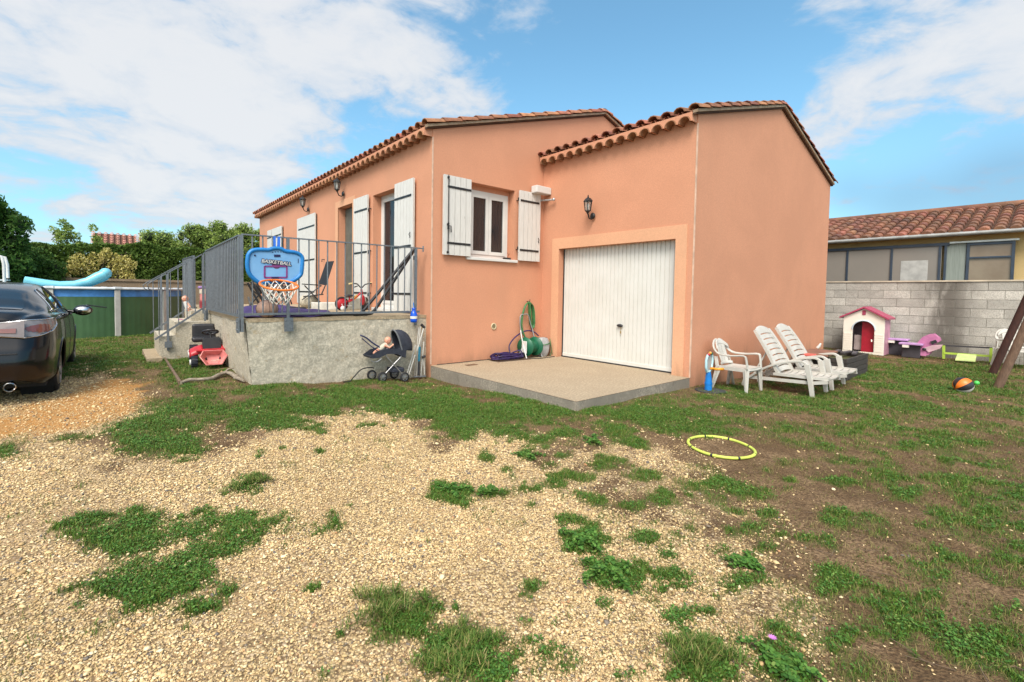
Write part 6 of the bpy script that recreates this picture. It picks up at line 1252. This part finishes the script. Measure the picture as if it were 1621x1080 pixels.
# ------------------------------------------------------------ sandbox
c=gp(1340,604); c2=gp(1384,591); sb=thing('wooden_sandbox','dark timber sandbox with broken black lid boards and grass inside','sandbox',(c.x,c.y,c.z)); wx=c2.x-c.x; hz=.36; dy_=.72
for k in range(4):
    for (x0,x1,y0,y1) in ((0,wx,-.0,.03),(0,.03,.03,dy_),(wx-.03,wx,.03,dy_),(0,wx,dy_,dy_+.03)):
        b=MB(); b.box(x0,x1,y0,y1,.01+k*.088,.09+k*.088); b.build('plank',M('dark_timber',(.024,.022,.021),.85,(.06,.05,.042),12,.9,.4,50) if 'dark_timber' not in bpy.data.materials else bpy.data.materials['dark_timber'],sb,bevel=.005)
mLid=M('black_lid',(.05,.045,.05),.5,(.11,.10,.11),6,.8)
for i,(x0,x1,y0,y1,z,rz) in enumerate(((.05,.75,.42,.50,.37,2),(.3,1.0,.52,.60,.375,-3),(-.1,.6,.62,.70,.375,1),(wx-.5,wx-.05,.10,.16,.37,8),(wx-.45,wx-.05,.22,.28,.37,-6),(wx-.5,wx-.05,.36,.42,.372,3))): b=MB(); b.obox(((x0+x1)/2,(y0+y1)/2,z),((x1-x0)/2,(y1-y0)/2,.012),Matrix.Rotation(R(rz),3,'Z')); b.build('lid_board',mLid,sb)
b=MB(); b.box(.03,wx-.03,.03,dy_,.0,.28); b.build('soil',M('mossy_soil',(.06,.09,.02),.95,(.09,.07,.03),8,.9,1,30),sb)
b=MB(); b.obox((0,0,.02),(.42,.2,.02),Matrix.Rotation(R(5),3,'Z')); o=b.build('brown_tray',M('brown_tray',(.24,.11,.07),.7),bevel=.01); q=on(1290,562,'z',.24); o.location=(q.x+.3,max(q.y,-3.75)+.0,c.z+.385); tag(o,'brown lid lying on the sandbox corner next to the wall','lid')
b=MB(); b.obox((0,0,.018),(.24,.14,.018),Matrix.Rotation(R(-8),3,'Z')); o2=b.build('red_tray',M('coral_plastic',(.75,.14,.11),.5),bevel=.01); q=on(1282,563,'z',.22); o2.location=(q.x,q.y,c.z+.385); tag(o2,'coral red plastic tray resting on the sandbox','tray')
q=on(1294,548,'y',-3.02); b=MB(); b.tube([(0,0,-.04),(0,-.03,0),(.03,-.05,.06)],[.03,.028,.015],8); o=b.build('tap_cover',mWhite); o.location=q; tag(o,'small white tap cover sticking out of the orange wall above the sandbox','tap')
# ------------------------------------------------------------ playhouse
PX_=8.85; ph=thing('playhouse','white and pink plastic childrens playhouse standing against the block wall','playhouse',(PX_,-3.24,zg(PX_,-3.6))); w_,dp,eh,ah=.71,.55,.80,.985
mIv=M('ivory_plastic2',(.80,.76,.68),.5,(.76,.72,.64)); mMag=M('dark_pink_plastic',(.42,.06,.13),.45); 
b=MB(); ar=[(.165,.07)]+[(.165,.52)]+[(.355-.19*math.cos(t),.53+.19*math.sin(t)) for t in [PI*k/12 for k in range(1,12)]]+[(.545,.52),(.545,.07)]
outer=[(0,0),(0,eh),(w_/2,ah),(w_,eh),(w_,0)]
poly_=[(0,0),(0,eh),(w_/2,ah),(w_,eh),(w_,0),(.545,0)]+[(.545,.07)]+ar[::-1][1:]+[(.165,0)]
# front wall as two halves so that the doorway stays open
half=[(0,0),(0,eh),(w_/2,ah)]+[(w_/2,.72)]+[(.355-.19*math.cos(t),.53+.19*math.sin(t)) for t in [PI/2-PI/2*k/8 for k in range(1,9)]]+[(.165,0)]
for s in (0,1):
    P_=[(0,-(y if s==0 else w_-y),z) for y,z in half]; b.prism(P_,(.04,0,0))
b.box(0,.04,-.545,-.165,0,.045)
fw_=b.build('front_wall',mIv,ph)
b=MB()
for s in (0,1):
    for k in range(8):
        z=.06+k*.05; y0,y1=(-.155,-.01) if s==0 else (-w_+.01,-w_+.155); b.box(-.008,.0,y0,y1,z,z+.04)
b.build('siding',mIv,fw_,bevel=.003)
b=MB(); b.tube([(-.004,-(.355-.20*math.cos(t)),.53+.20*math.sin(t)) for t in [PI*k/14 for k in range(15)]],.014,6); b.build('door_arch',M('pale_blue_trim',(.55,.66,.74),.5),fw_)
for y in (-.0,-w_+.03): b=MB(); b.box(.04,dp,y-.03,y,0,eh); b.build('side_wall',M('pink_side',(.62,.32,.42),.5) if 'pink_side' not in bpy.data.materials else bpy.data.materials['pink_side'],ph)
b=MB(); b.box(dp-.03,dp,-w_+.03,-.03,0,eh-.02); b.build('back_wall',M('grey_plum',(.28,.22,.24),.6),ph)
b=MB(); b.box(.10,.125,-.52,-.31,.03,.70); b.build('red_panel',M('crimson_panel',(.36,.006,.025),.5),ph); b=MB(); b.box(.16,.18,-.33,-.17,.07,.40); b.build('half_door',M('taupe_panel',(.36,.29,.28),.6),ph)
b=MB()
for s in(0,1):
    y0,y1=(.07,-w_/2) if s==0 else (-w_-.07,-w_/2); z0_,z1_=eh-.035,ah+.02; b.prism([(-.06,y0,z0_),(-.06,y1,z1_),(-.06,y1,z1_+.035),(-.06,y0,z0_+.035)],(dp+.1,0,0))
b.build('roof',mMag,ph,bevel=.004); b=MB(); b.box(-.012,.0,-w_/2-.03,-w_/2+.03,ah-.13,ah-.03); b.build('roof_emblem',mMag,fw_)
b=MB(); b.tube([(-.02,-.50,.32),(-.03,-.51,.32),(-.03,-.51,.28)],.012,6); b.build('door_handle',mIv,fw_)
# play tables, pink toys
def on9(px,py,x=9.25): return on(px,py,'x',x)
mLil=M('lilac_top',(.50,.30,.58),.5); mDkG=M('dark_grey_plastic',(.05,.045,.055),.6); mPk2=M('rose_plastic',(.55,.20,.38),.5,(.42,.14,.30),6)
for lab,(p0,p1),x,zt in (('toy table with lilac top nearest the playhouse',((1401,535),(1438,539)),9.3,None),('toy table with rose top and dark legs in front of the other',((1423,542),(1461,546)),9.0,None)):
    a_,c_=on9(*p0,x),on9(*p1,x); g_=zg(x,a_.y); t=thing('toy_table',lab,'toy table',(x,(a_.y+c_.y)/2,g_),0,'plastic toy tables by the block wall'); hw=abs(c_.y-a_.y)/2; z=a_.z-g_
    b=MB(); b.obox((0.1,0,z-.02),(.14,hw,.02)); b.build('table_top',mLil,t,bevel=.01); b=MB(); b.obox((.14,0,z/2-.02),(.08,hw*.78,z/2-.02)); b.build('cabinet',mDkG,t,bevel=.01)
    b=MB(); b.obox((.0,hw*.4,z-.07),(.05,.05,.025)); b.build('tray',mIv,t)
t=thing('pink_toy_car','pink plastic ride toy tipped on its side between toy table and lime frame','ride-on toy',(9.1,-4.7,zg(9.1,-4.7)))
f9=lambda px,py,dx=0:on(px,py,'x',9.1+dx)-t.location
b=MB(); P_=[f9(*p) for p in ((1452,543),(1460,534),(1470,529.5),(1478,529),(1486,535),(1488,540),(1480,545),(1476,556),(1470,562),(1458,564),(1460,552))]; b.prism(P_,(.22,0,0)); b.build('body',mPk2,t,bevel=.02)
b=MB(); b.prism([f9(*p,-.03) for p in ((1462,551),(1475,547),(1492,546),(1488,552),(1470,558))],(.1,0,0)); b.build('running_board',M('pale_pink',(.68,.45,.52),.5),t,bevel=.008)
b=MB(); b.prism([f9(*p,-.035) for p in ((1472,541),(1481,538),(1484,542),(1476,546))],(.02,0,0)); b.ball(f9(1463,553,-.05),(.02,.035,.03),10); b.build('window',mBlackP,t); b=MB(); b.prism([f9(*p,-.02) for p in ((1450,562),(1456,552),(1464,550),(1466,564))],(.1,0,0)); b.build('leg',mPk2,t,bevel=.01)
mLime=M('lime_plastic',(.42,.60,.07),.5); t=thing('lime_frame','low lime green plastic frame with pale ramp in front of the block wall','toy frame',(9.2,-5.15,zg(9.2,-5.1))); f9=lambda px,py,dx=0:on(px,py,'x',9.2+dx)-t.location
for n,(p,q) in (('upright',((1494,547),(1494,568))),('upright',((1569,551),(1568,573)))): b=MB(); b.bar(f9(*p),f9(*q),.04,.04); b.build(n,mLime,t)
b=MB(); b.bar(f9(1494,559),f9(1569,564),.06,.035); b.build('crossbar',mLime,t); b=MB(); b.bar(f9(1492,547,.1),f9(1571,551,.1),.02,.03); b.build('dark_rail',mDkG,t)
b=MB(); b.prism([f9(1516,561,-.02),f9(1546,563,-.02),f9(1544,573,-.3),f9(1512,571,-.3)],(0,0,.02)); b.build('ramp',M('pale_lime',(.58,.70,.28),.5),t,bevel=.006)
# ------------------------------------------------------------ swing legs
for lab,p,q,m in (('weathered grey brown swing post, nearer of the two leaning posts',gp(1576,613),(1700,350),mWood),('dark red brown swing post, farther of the two leaning posts',gp(1567,592),(1702,307),M('dark_red_timber',(.075,.028,.02),.8,(.035,.014,.012),14,.8,stretch=(3,3,.6)))):
    d=ray(*q); tt=(Vector((p.x,p.y,0))-CAM).to_2d().length/d.to_2d().length*.97; e=CAM+d*tt; b=MB(); b.tube([p+Vector((0,0,-.1)),e],.052,14); o=b.build('swing_post',m); tag(o,lab,'post','leaning posts of the swing')
# balls, hoop
c=gp(1524,621); r=.112
bl=thing('ball','black, orange and white striped ball lying on the grass','ball',(c.x,c.y,c.z+r-.01)); bl.rotation_euler=(R(55),R(20),R(30))
for i in range(8):
    b=MB(); a0_=2*PI*i/8; b.grid(lambda u,v:(r*math.sin(PI*v)*math.cos(a0_+u*PI/4),r*math.sin(PI*v)*math.sin(a0_+u*PI/4),r*math.cos(PI*v)),6,16); b.build('panel',[mBlackP,mOr,mBlackP,mOr,mBlackP,mWhite,mBlackP,mOr][i],bl)
c=gp(1546,610); b=MB(); b.ball((0,0,.035),.035,12); o=b.build('small_ball',M('bright_green',(.10,.70,.12),.4)); o.location=c; tag(o,'small bright green ball beside the striped ball','ball')
q=[gp(*p) for p in ((1087,704),(1194,717),(1135,694),(1150,727))]; c=sum(q,Vector())/4; hp=thing('hula_hoop','lime yellow hoop with black joints lying on the bare earth','hoop',(c.x,c.y,0)); rr=.265
for k in range(8):
    a0_=2*PI*k/8+.2; z=lambda a:zg(c.x+rr*math.cos(a),c.y+rr*math.sin(a))+.016; b=MB(); P_=[(rr*math.cos(a)*(1+.04*math.sin(2*a)),rr*math.sin(a),z(a)) for a in [a0_+(.72)*j/8 for j in range(9)]]; b.tube(P_,.0125,8); b.build('segment',M('lime_foam',(.62,.72,.12),.6) if 'lime_foam' not in bpy.data.materials else bpy.data.materials['lime_foam'],hp)
    b=MB(); P_=[(rr*math.cos(a)*(1+.04*math.sin(2*a)),rr*math.sin(a),z(a)) for a in [a0_+.715+.075*j/2 for j in range(3)]]; b.tube(P_,.0115,8); b.build('joint',mBlackP,hp)
# ------------------------------------------------------------ weeds and flower
def weed(label,px,py,r,h,n,kind):
    c=gp(px,py); z0_=float(gz(np.array([c.x]),np.array([c.y]))[0]); t=thing('weed',label,'weed',(c.x,c.y,z0_),0,'weeds growing through the gravel and earth'); V_=[];F_=[]; st=MB()
    nb=random.randint(7,11)
    for j in range(nb): # runners spreading from the root, each carrying leaves
        a=random.uniform(0,2*PI); L=r*random.uniform(.45,1.25); P_=[Vector((0,0,0))]; 
        for k in range(5): a+=random.uniform(-.35,.35); P_.append(P_[-1]+Vector((math.cos(a)*L/5,math.sin(a)*L/5,0))); P_[-1].z=h*.55*math.sin(PI*(k+1)/6)*random.uniform(.5,1.1)
        st.tube(P_,.0012,4,caps=False)
        for i in range(n//nb):
            q=random.random()**.8*4.99; k=int(q); p=P_[k].lerp(P_[k+1],q-k); b0=random.uniform(0,2*PI); kk=len(V_)
            if kind==0:
                s=random.uniform(.005,.0115); ctr=p+Vector((random.gauss(0,.009),random.gauss(0,.009),random.uniform(.002,h*.5))); u=Vector((math.cos(b0),math.sin(b0),random.uniform(-.4,.7))).normalized(); w=Vector((-math.sin(b0),math.cos(b0),random.uniform(-.4,.4)))
                V_+=[tuple(ctr+u*s*math.cos(2*PI*m/6)*(1.1 if m==0 else 1)+w*s*.75*math.sin(2*PI*m/6)) for m in range(6)]; F_.append(tuple(range(kk,kk+6)))
            else:
                l=random.uniform(.5,1.1)*h*.8; w=random.uniform(.0010,.0022); d=Vector((math.cos(b0),math.sin(b0),0))*random.uniform(.2,1); s=Vector((-math.sin(b0),math.cos(b0),0)); o_=p+Vector((random.gauss(0,.012),random.gauss(0,.012),0)); u=(d+Vector((0,0,random.uniform(.3,1)))).normalized()
                V_+=[tuple(o_-s*w),tuple(o_+s*w),tuple(o_+u*l*.6+s*w*.7),tuple(o_+u*l*.6-s*w*.7),tuple(o_+u*l*.8+d*l*.25)]; F_+=[(kk,kk+1,kk+2,kk+3),(kk+3,kk+2,kk+4)]
    b=MB(); b.add(V_,F_,False); b.build('leaves',mLeafy if kind==0 else mGrass,t,rec=False); st.build('stem',mTwig,t,rec=False)
weed('round leaved green weed in the middle of the gravel',715,782,.13,.05,780,0); weed('small dark leafy weed just right of the round leaved one',772,783,.10,.05,450,0); weed('weed tuft growing out of the gravel left of centre',385,770,.15,.05,1020,1)
weed('spiky dark weed with long blades near the bottom centre',613,968,.16,.09,900,1); weed('leafy weed clump at the edge of gravel and earth',925,862,.13,.06,840,0); weed('leafy weed in front of that clump, with broader spread',965,912,.15,.06,960,0); weed('thick grassy weed at the bottom edge right of centre',1115,1052,.13,.08,1440,1)
weed('low leafy weed under the pink flower',1240,1055,.12,.05,720,0); weed('small leafy weed on the gravel closest to the grass strip',838,722,.12,.04,510,0); weed('tiny weed between the small leafy weed and the hoop',940,700,.12,.04,480,0); weed('broad leafy weed on bare earth below the hoop',1190,900,.11,.05,660,0); weed('dense grassy weed at the bottom edge left of the thick one',735,1045,.16,.06,1560,1)
c=gp(1222,1030); fl=thing('flower','single pink flower blooming near the bottom right','flower',(c.x,c.y,c.z)); b=MB(); b.tube([(0,0,0),(.004,0,.03),(0,0,.05)],.0015,5); b.build('stem',mLeafy,fl); b=MB()
for k in range(11): a=2*PI*k/11; d=Vector((math.cos(a),math.sin(a),.25)); s=Vector((-math.sin(a),math.cos(a),0)); o_=Vector((0,0,.05)); b.add([o_,o_+d*.009+s*.0035,o_+d*.017,o_+d*.009-s*.0035],[(0,1,2,3)])
b.build('petals',M('pink_petal',(.62,.22,.60),.6),fl)
for px,py,r in ((1560,540,0),): pass
b=MB(); b.obox((0,0,.012),(.06,.11,.012)); o=b.build('slipper',mBlackP,bevel=.01); o.location=(-2.45,1.25,TZ); o.rotation_euler=(0,0,R(70)); tag(o,'single black slipper lying on the terrace floor behind the side railing','slipper')
